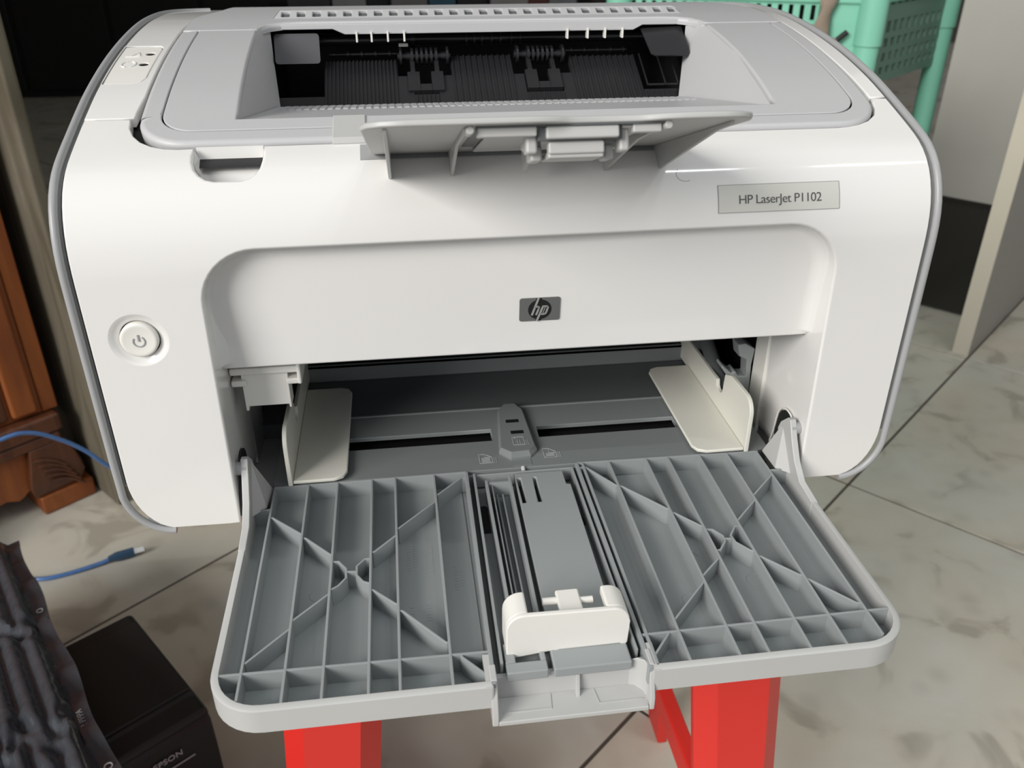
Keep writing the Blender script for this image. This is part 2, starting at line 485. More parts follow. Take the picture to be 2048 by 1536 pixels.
def prof(s):
    if s < 0: return (0.0, 16.5 + s, -1.0, 0.0)
    y = np.interp(s, SL, PF[:, 0]); z = np.interp(s, SL, PF[:, 1])
    ty = np.interp(s, SL, TG[:, 0]); tz = np.interp(s, SL, TG[:, 1]); l = math.hypot(ty, tz)
    return (y, z, -tz / l, ty / l)              # point and outward normal
def sy(y): return float(np.interp(y, PF[:, 0][PF[:, 0].argsort(kind='stable')], SL[PF[:, 0].argsort(kind='stable')]))
def sz(z): return z - 16.5
def case(raise_=0.0):
    def f(u, v, d):
        y, z, ny, nz = prof(v)
        return (u, y - ny * (d - raise_), z - nz * (d - raise_))
    return f

# ---- front cover
out = [(-126.2, 0)]
out += [(-125.6, 50), (-125.0, 104)]
out += arc(-103, sz(121), 22, 22, 180, 90, 10)
out += arc(110, sz(121.5), 22, 22, 90, 0, 10)
out += [(132.8, 50), (133.6, 0), (154.9, 0)]
out += arc(152.1, 26, 18, 26, -80, 0, 9)
out += [(170.1, sy(52.5)), (162.6, sy(52.5))]
out += [(162.2, sy(49)), (161.2, sy(44.5)), (158.5, sy(39.5)), (153.5, sy(35)), (148, sy(32.4)), (143, sy(31.2)), (138, sy(30.6))]
NT = [(-98.5, sy(30.2)), (-98.8, sy(22)), (-99.6, sy(18)), (-101.2, sy(15.4)), (-103.2, sy(14)), (-106, sy(13.2)), (-116, sy(13.3)), (-119, sy(14)), (-121.4, sy(15.6)), (-123.2, sy(18)), (-124.2, sy(21.5)), (-124.8, sy(29.8))]
out += NT
out += [(-131, sy(29.6)), (-136, sy(30.2)), (-141, sy(32)), (-145.6, sy(35.2)), (-149, sy(39.6)), (-151.2, sy(45)), (-152, sy(51.5)), (-170.1, sy(51.5))]
out += arc(-152.1, 26, 18, 26, 180, 260, 9)
def lip_front(u, v):
    if -127 < u < 134.5 and v < 128:
        if abs(u + 125.6) < 1.5 or abs(u - 133) < 2:
            return (1.1, 58 if v < 66 else 17, 1)
        return (1.1, 12, 1)
    if -125 < u < -98 and v > 140 and v < sy(29): return (1.6, 9, 1)
    return (.7, 4, 1)
def vrows(a, b): return [v for v in list(np.arange(4, 112, 9)) + list(np.arange(112, 178, 2.0)) + list(np.arange(178, 400, 5)) if a < v < b]
BX, BZ = -151.6, 108.4
button_hole = [(BX + 11.4 * math.cos(t), sz(BZ) + 11.2 * math.sin(t)) for t in np.linspace(0, 2 * math.pi, 48, endpoint=False)]
panel('front_cover', 'white', PR, out, [button_hole], case(), lip_front, grid=(9, vrows), step=5,
      lip_hole=lambda u, v: (.01, .011, 1), label='glossy white front cover with an arched opening')
# dish round the button
def lathe_y(prof_pts, cx, cz, n=48):
    return [[(cx + r * math.cos(2 * math.pi * k / n), y, cz + r * math.sin(2 * math.pi * k / n)) for k in range(n)] for r, y in prof_pts]
btn = MB().loft(lathe_y([(11.4, 0), (10.6, .25), (9.6, .9), (8.6, 1.5), (7.9, 1.7), (7.7, 2.2), (7.7, 6)], BX, BZ), caps=False)
dish = btn.build('button_surround', 'white', PR, smooth=80)
bt = MB().loft(lathe_y([(7.25, 5), (7.25, .5), (7.0, -.1), (6.5, -.35), (5.6, -.25), (4.0, .0), (0.05, .05)], BX, BZ))
bto = bt.build('power_button', 'white2', PR, smooth=60)
ic = MB()
ic.tube([(BX + 2.2 * math.sin(math.radians(a)), -.05, BZ - .4 + 2.2 * math.cos(math.radians(a))) for a in range(38, 323, 15)], .33, 6)
ic.box(BX - .3, BX + .3, -.4, .3, BZ - .3, BZ + 2.5)
ic.build('power_symbol', 'trim', bto, label='raised power symbol')

# ---- side strips of the top cover
def lip1(u, v): return (.6, 4, 1)
YR = 226
lo = [(-170.1, sy(52.2)), (-151.0, sy(52.2)), (-149.4, sy(70)), (-149.4, sy(166)), (-148.6, sy(183)), (-146.6, sy(196)), (-143.4, sy(208)), (-141, sy(222)), (-141, sy(261)), (-148, sy(261))]
lo += [(-153.5, sy(258.5)), (-160, sy(253.5)), (-165.5, sy(245)), (-169, sy(234)), (-170.1, sy(222))]
ip = [(-169.6, sy(82)), (-157, sy(82)), (-153.6, sy(84)), (-152.2, sy(88)), (-151.9, sy(126)), (-153.6, sy(129.4)), (-169.6, sy(129.6))]
panel('top_cover', 'white', PR, lo, [ip], case(), lip1, grid=(7, 5.0), step=6, lip_hole=lambda u, v: (.35, 1.2, 1), label='white left strip of the top with indicator panel')
holes = []
for (hx, hy) in ((-156.3, 118.3), (-156.6, 104.4)):
    holes.append([(hx + 2.1 * math.cos(t), sy(hy) + 2.1 * math.sin(t)) for t in np.linspace(0, 2 * math.pi, 20, endpoint=False)])
ip2 = [(-169.3, sy(82.6)), (-157.2, sy(82.6)), (-154.2, sy(84.6)), (-152.8, sy(88.4)), (-152.5, sy(125.6)), (-154, sy(128.8)), (-169.3, sy(129))]
ipo = panel('indicator_panel', 'white2', PR, ip2, holes, case(-.35), lambda u, v: (.3, .6, 1), grid=(7, 5.0), step=5, lip_hole=lambda u, v: (.3, 2.4, 1))
for (hx, hy) in ((-156.3, 118.3), (-156.6, 104.4)):
    ln = MB(); y, z, ny, nz = prof(sy(hy)); ln.cyl((hx, y - ny * 4, z - nz * 4), (hx, y - ny * .75, z - nz * .75), 1.95, 16)
    ln.build('indicator_light', 'black', ipo)
def on_case(x, s, h=0.0):
    y, z, ny, nz = prof(s); return (x, y + ny * h, z + nz * h)
sym = MB()
s1 = sy(104.2)
for a0, a1 in ((110, 250), (-70, 70)):
    sym.tube([on_case(-163 + 3.0 * math.cos(math.radians(a)), s1 + 3.6 * math.sin(math.radians(a)), -.2) for a in np.linspace(a0, a1, 12)], .3, 6)
s2 = sy(117)
sym.tube([on_case(-166.5, s2 - 3, -.2), on_case(-160.6, s2 - 2.2, -.2)], .3, 6)
sym.tube([on_case(-164.2, s2 - 2.6, -.2), on_case(-161.6, s2 + 3.2, -.2), on_case(-160.2, s2 - 2.2, -.2)], .3, 6)
sym.build('indicator_symbol', 'white', ipo, label='moulded ready and paper symbols')
ro = [(162.8, sy(53.4)), (170.1, sy(53.4)), (170.1, sy(222)), (169, sy(234)), (165.5, sy(245)), (160, sy(253.5)), (154, sy(259)), (150, sy(261)),
      (158.5, sy(236)), (161.5, sy(214)), (162.4, sy(190)), (162.0, sy(100))]
panel('top_cover', 'white', PR, ro, [], case(), lip1, grid=(5, 5.0), step=6, label='narrow white right strip of the top')

# ---- grey lid: rim, inner panel, rear panel
LX0, LX1 = -148.2, 160.8
def lid_outline(i):
    x0, x1, y0 = LX0 + i, LX1 - i, 31.2 + i * .95
    r = 20 - i * .75
    p = [(x0, sy(150.5))]
    p += [(x0, sy(y0) + r)] + arc(x0 + r, sy(y0) + r, r, r, 180, 270, 8) + arc(x1 - r, sy(y0) + r, r, r, -90, 0, 8) + [(x1, sy(150.5))]
    return p
FLX0, FLX1 = -71.5, 66.0
OUT0, IN0 = lid_outline(0), lid_outline(8.3)
IN0S = set((round(a, 1)) for a, b in IN0)
def lip_rim(u, v):
    inner_ = (LX0 + 7.5 < u < LX1 - 7.5) and v > sy(31.2) + 6.5
    return (.45, 1.2, 1) if inner_ else (2.4, 7, 1)
lid = panel('top_lid', 'grey', PR, OUT0 + IN0[::-1], [], case(1.4), lip_rim, grid=(30, 6.0), step=5, label='light grey hinged top lid')
RC = [(-109.8, sy(48)), (115.8, sy(48.5)), (117.4, sy(100)), (117.2, sy(150)), (116, sy(156)), (112.5, sy(162)), (106, sy(166.2)), (98, sy(167.5)),
      (-92, sy(167.5)), (-100, sy(166.5)), (-107, sy(162)), (-111, sy(155)), (-111.8, sy(148)), (-111, sy(100))]
def clipy(loop, lo=None, hi=None): return [p for p in loop if (lo is None or p[1] >= lo - 1e-6) and (hi is None or p[1] <= hi + 1e-6)]
inner = lid_outline(8.9)
S150 = sy(150.5)
# the recess cuts both lid panels: split its outline at the hinge seam
inner_poly = inner[:-1] + [(inner[-1][0], S150), (117.2, S150), (117.4, sy(100)), (115.8, sy(48.5)), (-109.8, sy(48)), (-111, sy(100)), (-111.8, S150)]
def lip_in(u, v):
    if -113 < u < 118.5 and v > sy(47): return (1.3, 2.5, 1)
    return (.45, 1.2, 1)
panel('lid_inset', 'grey', lid, inner_poly, [], case(1.4), lip_in, grid=(14, 6.0), step=5)
rear = [(-147.4, sy(151.6)), (-112.0, sy(151.6)), (-111.2, sy(155)), (-107, sy(162)), (-100, sy(166.5)), (-92, sy(167.5)), (98, sy(167.5)), (106, sy(166.2)),
        (112.5, sy(162)), (116, sy(156)), (117, sy(151.6)), (160, sy(151.6)), (160.6, sy(190)), (159.6, sy(212)), (156.5, sy(235)), (149, sy(261)), (-139.6, sy(261)),
        (-139.8, sy(222)), (-142.2, sy(206)), (-145.6, sy(194)), (-147.2, sy(182))]
def lip_rear(u, v):
    if -112.5 < u < 117.5 and v < sy(168): return (2.2, 3.5, 1)
    return (.8, 5, 1)
rp = panel('rear_lid', 'grey', PR, rear, [], case(1.4), lip_rear, grid=(14, 6.0), step=5, lip_hole=lambda u, v: (.7, 3.0, 1), label='light grey rear lid with a row of small vents')
VY, VZ = 177.5, 205.9
def vmap(u, v, d): return (u, VY + .94 * v + .34 * d, VZ + .34 * v - .94 * d)
vents = [rrect(-100.6 + k * 8.04 - 2.2, -100.6 + k * 8.04 + 2.2, 2.2, 8.2, .8, 2) for k in range(27)]
vp = panel('vent_strip', 'grey', rp, [(-107, 0), (113, 0), (110, 10), (-104, 10)], vents, vmap, lambda u, v: (.6, .8, 1), step=8, lip_hole=lambda u, v: (.35, 2.2, 1), label='sloping strip of 27 small vents')
vb = MB()
vb.add([(-106, VY + 1.5, VZ - 1), (112, VY + 1.5, VZ - 1), (110, VY + 9.2, VZ + 1.9), (-104, VY + 9.2, VZ + 1.9)], [(0, 1, 2, 3)]); vb.build('vent_floor', 'bayd', vp)
vr = MB(); vt = vmap(0, 9.6, .1)
vr.loft([[(x0, vt[1], vt[2]), (x0, 200, 205.4), (x0, vt[1], 204)] for x0 in (-104, 110)])
vr.add([(-107, VY, VZ), (-104, vt[1], vt[2]), (-104, 200, 205.4)], [(0, 1, 2)]); vr.add([(113, VY, VZ), (110, vt[1], vt[2]), (110, 200, 205.4)], [(0, 1, 2)])
vr.build('vent_back', 'grey', rp)

# ---- output recess: ramp, cheeks, rear lip
rc = MB()
zA = 181.2
rc.add([(-110, 48, zA), (116, 48, zA), (102.5, 128, 171), (-103, 128, 171)], [(0, 1, 2, 3)])
rc.add([(-103, 128, 171), (102.5, 128, 171), (101.8, 136.5, 169.2), (-103.4, 136.5, 169.2)], [(0, 1, 2, 3)])
# both cheeks
for ck_ in ([(-110.4, 48, zA), (-111.4, 100, 195.6), (-112, 151, 203.6), (-110.4, 158, 204.3), (-107.2, 163.8, 204.8), (-107.2, 163.8, 186), (-103.4, 136.5, 169.2)],
            [(116.3, 48, zA), (117.6, 100, 195.6), (117.6, 151, 203.6), (115.6, 158, 204.3), (111.4, 163.8, 204.8), (111.4, 163.8, 187), (102, 136.5, 169.2)]):
    rc.add(ck_, [(0, 1, 6), (1, 2, 6), (2, 5, 6), (2, 3, 5), (3, 4, 5)])
rc.build('output_recess', 'grey', lid, smooth=30)
tk = MB()
for k in range(56):
    x = -98 + k * 196 / 55
    tk.add([(x - 1.1, 124, 171.9), (x + 1.1, 124, 171.9), (x + 1.1, 100, 175.0), (x - 1.1, 100, 175.0),
            (x - 1.1, 124, 171.0), (x + 1.1, 124, 171.0), (x + 1.1, 100, 174.2), (x - 1.1, 100, 174.2)],
           [(0, 1, 2, 3), (0, 4, 5, 1), (1, 5, 6, 2), (2, 6, 7, 3), (3, 7, 4, 0)])
tk.build('ramp_teeth', 'grey', lid)
# rear lip hanging over the paper exit
lp = MB()
lp.prism([(-105, 204.4), (110.4, 204.4), (110.4, 201.6), (88, 201.6), (83, 199.2), (-70, 199.2), (-76, 201.8), (-105, 201.8)], 'y', 165.5, 169.5)
lp.build('exit_lip', 'grey', rp, bevel=.5)
for x in (-64, -56.4, -48, -39.5, 47, 58, 67.5, 77):
    MB().box(x - .5, x + .5, 164.2, 168.4, 195.4, 200.5).build('lip_peg', 'white2', rp, bevel=.2, seg=1)

# ---- dark paper exit inside the recess
ex = MB()
ex.add([(-112, 136, 150), (118, 136, 150), (118, 232, 150), (-112, 232, 150)], [(0, 1, 2, 3)])
ex.add([(-112, 232, 150), (118, 232, 150), (118, 232, 203), (-112, 232, 203)], [(0, 1, 2, 3)])
ex.add([(-112, 232, 203), (118, 232, 203), (118, 170, 203.2), (-112, 170, 203.2)], [(0, 1, 2, 3)])
ex.add([(-108.6, 164, 150), (-108.6, 232, 150), (-108.6, 232, 203), (-108.6, 164, 203)], [(0, 1, 2, 3)])
ex.add([(112.4, 164, 150), (112.4, 232, 150), (112.4, 232, 203), (112.4, 164, 203)], [(0, 1, 2, 3)])
ex.add([(-108, 136.4, 169.2), (108, 136.4, 169.2), (108, 136.4, 150), (-108, 136.4, 150)], [(0, 1, 2, 3)])
exo = ex.build('paper_exit', 'black', PR)
# ribbed guide plate: bottom edge (y 138, z 167) to top edge (y 172, z 186)
def gp(x, t, h=0.0):      # t 0..1 up the plate, h proud of it
    return (x, 138 + 36 * t - .45 * h, 166.5 + 20 * t + .9 * h)
def plate(b, x0, x1, t0, t1, h=0.0):
    b.add([gp(x0, t0, h), gp(x1, t0, h), gp(x1, t1, h), gp(x0, t1, h), gp(x0, t0, h - 3), gp(x1, t0, h - 3), gp(x1, t1, h - 3), gp(x0, t1, h - 3)],
          [(0, 1, 2, 3), (0, 4, 5, 1), (1, 5, 6, 2), (2, 6, 7, 3), (3, 7, 4, 0)])
g = MB()
plate(g, -107, 108, 0, .26)
for x0, x1, t1 in ((-82, -44, .93), (-15.5, 17.5, 1.0), (49, 86, .95)): plate(g, x0, x1, .26, t1)
for x0, x1 in ((-44, -36), (-23, -15.5), (17.5, 23), (43, 49)): plate(g, x0, x1, .26, .62)
g.build('guide_plate', 'blackrib', exo)
g = MB()
def fins(x0, x1, st, t0, t1):
    n = int(round((x1 - x0) / st))
    for k in range(n + 1):
        x = x0 + (x1 - x0) * k / n; plate(g, x - .35, x + .35, t0, t1, .7)
fins(-81, -45, 2.0, .08, .93); fins(-14.6, 16.6, 3.1, .08, 1.0); fins(50, 85, 3.2, .08, .95); fins(-35, -24, 2.4, .08, .24); fins(24, 42, 2.6, .08, .24); fins(88, 106, 3.2, .08, .22)
g.build('guide_fins', 'blackrib', exo)['kind'] = 'stuff'
# lever cradles below the two rollers
for cx in (-29.6, 33):
    c = MB()
    for (a, b, t0, t1) in ((-9.5, -3, .3, .66), (3, 9.5, .3, .66), (-3, 3, .3, .42), (-7.6, -5.2, .66, 1.05), (5.2, 7.6, .66, 1.05)): plate(c, cx + a, cx + b, t0, t1, 1.6)
    c.build('roller_cradle', 'blackrib', exo, bevel=.25, seg=1)
    rr = MB()
    for k in range(6):
        x = cx - 6.4 + k * 2.56
        rr.cyl((x - .65, 172, 187), (x + .65, 172, 187), 4.4, 20)
    rr.cyl((cx - 14, 172, 187), (cx + 14, 172, 187), 2.2, 14)
    rr.cyl((cx - 13, 172, 187), (cx - 11.8, 172, 187), 4.8, 20); rr.cyl((cx + 11.8, 172, 187), (cx + 13, 172, 187), 4.8, 20)
    rr.build('exit_roller', 'blackg', exo)
for a, a0, a1 in ((-78, -80, -44), (52, 49, 84)):
    sh = MB(); sh.cyl((a0, 182, 187.2), (a1, 182, 187.2), .8, 10)
    for k in range(5): sh.cyl((a + k * 7.4, 182, 187.2), (a + k * 7.4 + 1.2, 182, 187.2), 1.6, 10)
    sh.build('exit_shaft', 'blackg', exo)
fr = MB()
fr.cyl((-95, 190, 193.6), (112, 190, 193.6), 3.0, 18)
for x in (-6, -1.5, 2.6, 8, 13, 19, 24): fr.cyl((x, 190, 193.6), (x + 1.1, 190, 193.6), 5.0, 22)
fr.cyl((-36, 190, 193.6), (-33.5, 190, 193.6), 4.6, 18)
fr.build('fuser_roller', 'blackg', exo)
MB().box(-42.5, -37.5, 183, 185, 190.6, 192.2).build('white_tab', 'white2', exo, label='small white tab behind the rollers')
# flaps at both ends
fb = MB(); fb.prism(rrect(-106.2, -83.4, 186.0, 199.8, 1.6, 4), 'y', 161.0, 161.7)
fo = fb.build('end_flap', 'foil', exo, label='grey film flap at the left end')
me = fo.data
for v in me.vertices:      # leans back so it picks up the light
    z = v.co.z * 1000 + 4
    v.co.y += (z - 186) * .00046
fq = [(87.6, 168, 199.8), (110, 167, 200.6), (110.4, 151, 189.6), (108.6, 150, 188.2), (92, 151, 188.3), (90, 152.5, 189.2)]
fb = MB(); fb.add(fq + [(x, y + .3, z - .6) for x, y, z in fq], [(0, 1, 2, 3, 4, 5), (11, 10, 9, 8, 7, 6)] + [(i, (i + 1) % 6, 6 + (i + 1) % 6, 6 + i) for i in range(6)])
fb.build('end_flap', 'blackrib', exo, label='black film flap tilted down at the right end')
cg = MB()
for x0, x1 in ((88, 89), (98, 99), (105, 106)): cg.add([gp(x0, .3, 1), gp(x1, .3, 1), gp(x1, .95, 1), gp(x0, .95, 1)], [(0, 1, 2, 3)])
for t in (.3,): cg.add([gp(88, .3, 1), gp(106, .3, 1), gp(106, .34, 1), gp(88, .34, 1)], [(0, 1, 2, 3)])
cg.build('end_cage', 'blackrib', exo)

# ---- trim rails down both sides, side walls, dark filler in the seam
def side_path(sg, off=0.0):
    p = []
    for y, x in ((261, 153), (258, 160), (251, 166.5), (242, 170.3), (232, 172.4), (222, 173.2)): p.append(on_case(sg * x, sy(y), off))
    for s in np.linspace(sy(215), 36, 64): p.append(on_case(sg * 173.2, s, off))
    for a in np.linspace(8, 82, 12): p.append((sg * (153.5 + 19.7 * math.cos(math.radians(a))), -off, 38 - 22.5 * math.sin(math.radians(a))))
    p.append((sg * 154.2, -off, 15.6))
    return p
for sg in (-1, 1):
    t = MB(); t.tube(side_path(sg, -.4), 1.6, 10)
    t.build('side_trim', 'trim', PR, smooth=60, label='grey trim rail along the %s edge' % ('left' if sg < 0 else 'right'))
    w = MB()
    pp = []
    for s in np.linspace(SL[-1] - 40, 24, 50):
        y, z, ny, nz = prof(s); pp.append((y - ny * 2.5, z - nz * 2.5))
    pp += [(26, 18), (222, 18)]
    w.prism(pp, 'x', sg * 171.4, sg * 173.4); w.build('side_panel', 'trim', PR)
    fi = MB(); A, B = [], []
    for s in np.linspace(SL[-1] - 2, 30, 60):
        y, z, ny, nz = prof(s); A.append((sg * 160, y - ny * 4.2, z - nz * 4.2)); B.append((sg * 172.5, y - ny * 4.2, z - nz * 4.2))
    for a in np.linspace(10, 80, 8):
        x = 151 + 19.5 * math.cos(math.radians(a)); z = 40 - 21.5 * math.sin(math.radians(a))
        A.append((sg * (x - 9), 4.2, z + 4)); B.append((sg * x, 4.2, z))
    n = len(A); fi.add(A + B, [(i, i + 1, n + i + 1, n + i) for i in range(n - 1)])
    fi.build('seam_filler', 'black', PR, smooth=80)
# dark gap under the lid edge, back and base
dk = MB(); rows = []
for y in (24, 32, 45, 60, 90, 130, 170, 210, 258):
    yy, z, ny, nz = prof(sy(y)); rows.append([(x, yy - ny * 5, z - nz * 5) for x in (-160, -113, 119, 166)])
for k in range(len(rows) - 1):
    for i in range(3):
        if i == 1 and 2 <= k <= 5: continue
        dk.add([rows[k][i], rows[k][i + 1], rows[k + 1][i + 1], rows[k + 1][i]], [(0, 1, 2, 3)])
dk.build('inner_frame', 'black', PR)
bk = MB(); bk.box(-171, 171, 252, 254, 18, 198); bk.box(-171, 171, 12, 254, 9, 11)
bk.build('chassis', 'trim', PR)
for sx in (-1, 1):
    for y in (60, 210): MB().cyl((sx * 112, y, 4), (sx * 112, y, 9), 9, 20).build('foot', 'black', PR)

# ---- thumb notch beside the lid
nt_ = MB()
A = [on_case(u, v, -1.2) for u, v in NT]; B = []
for u, v in NT:
    f = 0.86
    cu, cv = -111.5, sy(31)
    B.append(on_case(cu + (u - cu) * f, cv + (v - cv) * .80, -7.5))
n = len(A); nt_.add(A + B, [(i, i + 1, n + i + 1, n + i) for i in range(n - 1)] + [tuple(range(n, 2 * n))])
nt_.box(-124.4, -98.9, 31.5, 33, 158, 175)
nt_.build('thumb_notch', 'white', PR, smooth=50)

# ---- arched bezel behind the front cover
bz = [(-125.9, 86)]
bz += [(-125.6, 100)] + arc(-103, 120.9, 22.3, 22.3, 180, 90, 10) + arc(110, 121.4, 22.3, 22.3, 90, 0, 10) + [(132.8, 104), (133.0, 86)]
def bez(u, v, d): return (u, 8.2 + (142.6 - v) * .115 + d, v)
def lip_bz(u, v):
    if v < 86.5: return (1.2, 14, 1)
    return (6.5, 6.5, -1)
panel('bezel', 'white', PR, bz, [], bez, lip_bz, grid=(30, 12), step=4, arcn=5, label='recessed white bezel that carries the badge')

# badge
bd = MB()
def bzp(x, z, h): return (x, 8.2 + (142.6 - z) * .115 - h, z)
BCX, BCZ = 8.6, 107.2
def prism_bz(b, poly, h0, h1):
    n = len(poly); b.add([bzp(BCX + u, BCZ + v, h0) for u, v in poly] + [bzp(BCX + u, BCZ + v, h1) for u, v in poly],
                         [tuple(range(n)), tuple(range(2 * n - 1, n - 1, -1))] + [(i, (i + 1) % n, n + (i + 1) % n, n + i) for i in range(n)])
prism_bz(bd, rrect(-8.7, 8.7, -5.55, 5.55, 1.0, 4), -.5, .55)
bdo = bd.build('badge', 'chrome', PR, bevel=.18, seg=2, label='small metal badge with a round two-letter emblem')
b2 = MB()
prism_bz(b2, [(5.0 * math.cos(t), 4.75 * math.sin(t)) for t in np.linspace(0, 2 * math.pi, 40, endpoint=False)], .4, .66)
prism_bz(b2, [(-1.7, 5.4), (.9, 5.4), (.7, 4.2), (-1.9, 4.2)], .4, .65); prism_bz(b2, [(-1.9, -5.4), (.6, -5.4), (1.0, -4.2), (-1.5, -4.2)], .4, .65)
b2.build('badge_disc', 'black', bdo)
b3 = MB()
def stroke(pts, w):
    P = [Vector(p) for p in pts]
    for a, b in zip(P, P[1:]):
        d = (b - a).normalized(); n_ = Vector((-d.y, d.x)) * w / 2; a2 = a - d * w * .25; c2 = b + d * w * .25
        prism_bz(b3, [tuple(a2 - n_), tuple(c2 - n_), tuple(c2 + n_), tuple(a2 + n_)], .5, .95)
stroke([(-3.3, -2.4), (-.75, 5.3)], .85)                       # h, tall stem
stroke([(-2.3, 1.25), (-1.0, 1.55), (-.35, 1.2), (-.45, .5), (-1.5, -2.35)], .75)
stroke([(1.35, 1.45), (-1.15, -5.3)], .85)                     # p, long descender
stroke([(1.35, 1.5), (3.1, 1.5), (3.5, 1.0), (2.7, -1.7), (2.1, -2.2), (.3, -2.2)], .75)
stroke([(2.3, .9), (1.4, -1.6)], .3)
b3.build('badge_letters', 'silver', bdo, smooth=0)

# name plate, let into the cover
lbo = None
def cz(x, z, h):
    s = float(np.interp(z, PF[:, 1], SL)); return on_case(x, s, h)
lb = MB()
Z0, Z1 = 149.2, 159.1
rows = []
for z in np.linspace(Z0, Z1, 6): rows.append((cz(79, z, .25), cz(129.6, z, .25)))
lb.add([p for r in rows for p in r], [(2 * i, 2 * i + 1, 2 * i + 3, 2 * i + 2) for i in range(5)])
lbo = lb.build('name_plate', 'label', PR, label='pale name plate with grey lettering')
fm = MB()
for (a, b) in (((78.8, Z0), (129.8, Z0)), ((78.8, Z1), (129.8, Z1)), ((78.8, Z0), (78.8, Z1)), ((129.8, Z0), (129.8, Z1))):
    fm.tube([cz(a[0] + (b[0] - a[0]) * t, a[1] + (b[1] - a[1]) * t, .15) for t in np.linspace(0, 1, 5)], .17, 6)
fm.build('plate_edge', 'trim', lbo)
pm = Vector(cz(104.6, 153.7, .45)); q1 = Vector(cz(104.6, 150.5, .45)); q2 = Vector(cz(104.6, 157.5, .45))
text_mesh('plate_lettering', 'HP LaserJet P1102', 5.1, .06, 'ink', lbo, pm, (1, 0, 0), q2 - q1, offset=-.055, space=.92)

# ---- paper bay behind the opening
by = MB()
by.box(-128, 135, 78, 160, 12, 20.0)                 # rear plate
by.build('bay_rear_plate', 'bayd', PR)
def zmap(z):
    return lambda u, v, d: (u, v, z - d)
slots = [[(-82, 46.2), (-8.6, 46.2), (-8.6, 57), (-82, 57)], [(15.4, 46.6), (88, 46.6), (88, 57), (15.4, 57)]]
bp = panel('bay_plate', 'bay', PR, [(-114, 20.5), (127, 20.5), (127, 77), (-114, 77)], slots, zmap(21.0), lambda u, v: (.4, 5, 1), step=20,
      lip_hole=lambda u, v: (.4, 2.2, 1), label='dark grey paper plate with two guide slots')
MB().box(-114, 127, 21, 78, 11.5, 13).build('bay_floor', 'black', PR)
MB().box(-112, 125, 77, 78.6, 19, 21.5).build('plate_ridge', 'bay', bp, bevel=.4)
sb = MB(); sb.box(-118, 128, 121, 124, 20, 31); sb.box(-118, 128, 121, 150, 28, 31); sb.build('bay_step', 'bay', PR, bevel=.8)
lin_ = MB()
lin_.box(-134, 136, 160, 163, 12, 90); lin_.box(-134, 136, 24, 163, 90, 92)
lin_.box(-140, -136, 60, 163, 12, 90); lin_.box(137, 140, 63, 163, 12, 90); lin_.box(-136, -127, 84, 86, 12, 88)
lin_.build('bay_lining', 'black', PR)
pr = MB(); pr.cyl((-70, 128, 62), (90, 128, 62), 9, 24); pr.build('pickup_roller', 'black', PR)
# inner cheek extensions
ck = MB(); ck.box(-127.2, -125.9, 55, 84, 12, 84); ck.build('inner_cheek', 'trim', PR, bevel=.4)
cap = MB(); zc = 24
poly = [(-1.5, 27), (8.2, 28), (12.2, 33.5), (10.4, 70), (6.8, 77.2), (.6, 77.6), (-3.2, 72), (-6.8, 33.5)]
poly2 = [(-1.0, 30), (7.6, 30.5), (11.0, 34.5), (9.6, 70), (6.4, 76.4), (.9, 76.6), (-2.2, 71.4), (-5.6, 34.5)]
cap.loft([[(x, y, 20) for x, y in poly], [(x, y, 22.2) for x, y in poly], [(x, y, zc) for x, y in poly2]])
cap.box(-1, 8, 22, 28, 19, 21.2)
co = cap.build('guide_cap', 'bay', bp, smooth=25)
cs = MB(); cs.box(-.3, 6.4, 57.2, 60.2, 23.6, 24.06); cs.box(.9, 7.4, 46.2, 49.2, 23.6, 24.06); cs.build('cap_slot', 'black', co)
def ln3(b, pts, z, w=.45):
    b.ribwall(pts, w, z - .2, z + .12)
def page(b, x, y, z, fold=True, w=6.2, h=7.6):
    if fold: ln3(b, [(x, y), (x + w, y), (x + w, y + h * .62), (x + w * .45, y + h), (x, y + h), (x, y)], z)
    else: ln3(b, [(x, y), (x + w, y), (x + w, y + h), (x, y + h), (x, y)], z)
    for k in (1, 2): ln3(b, [(x + w + k * .9, y - .1 * k), (x + w + k * .9, y + h * .55)], z, .35)
for x, y in ((-16.8, 26.5), (15.0, 27.6)):
    icn = MB(); page(icn, x, y, 21.05)
    ln3(icn, [(x + 2.8, 34), (x + 2.8, 31.2), (x + 5.8, 31.2)], 21.05, .35)
    for k in range(4): ln3(icn, [(x + 1, 27.6 + k * .95), (x + 5.2, 27.6 + k * .95)], 21.05, .3)
    icn.build('paper_symbol', 'engrave', bp)
ic2 = MB(); page(ic2, .9, 36, 24.05, False, 5.6, 7)
for x in (3.1, 4.4): ln3(ic2, [(x, 37.4), (x, 40.2)], 24.05, .4)
ln3(ic2, [(1.7, 42.2), (2.5, 42.2)], 24.05, .6)
ic2.build('envelope_symbol', 'engrave', co)

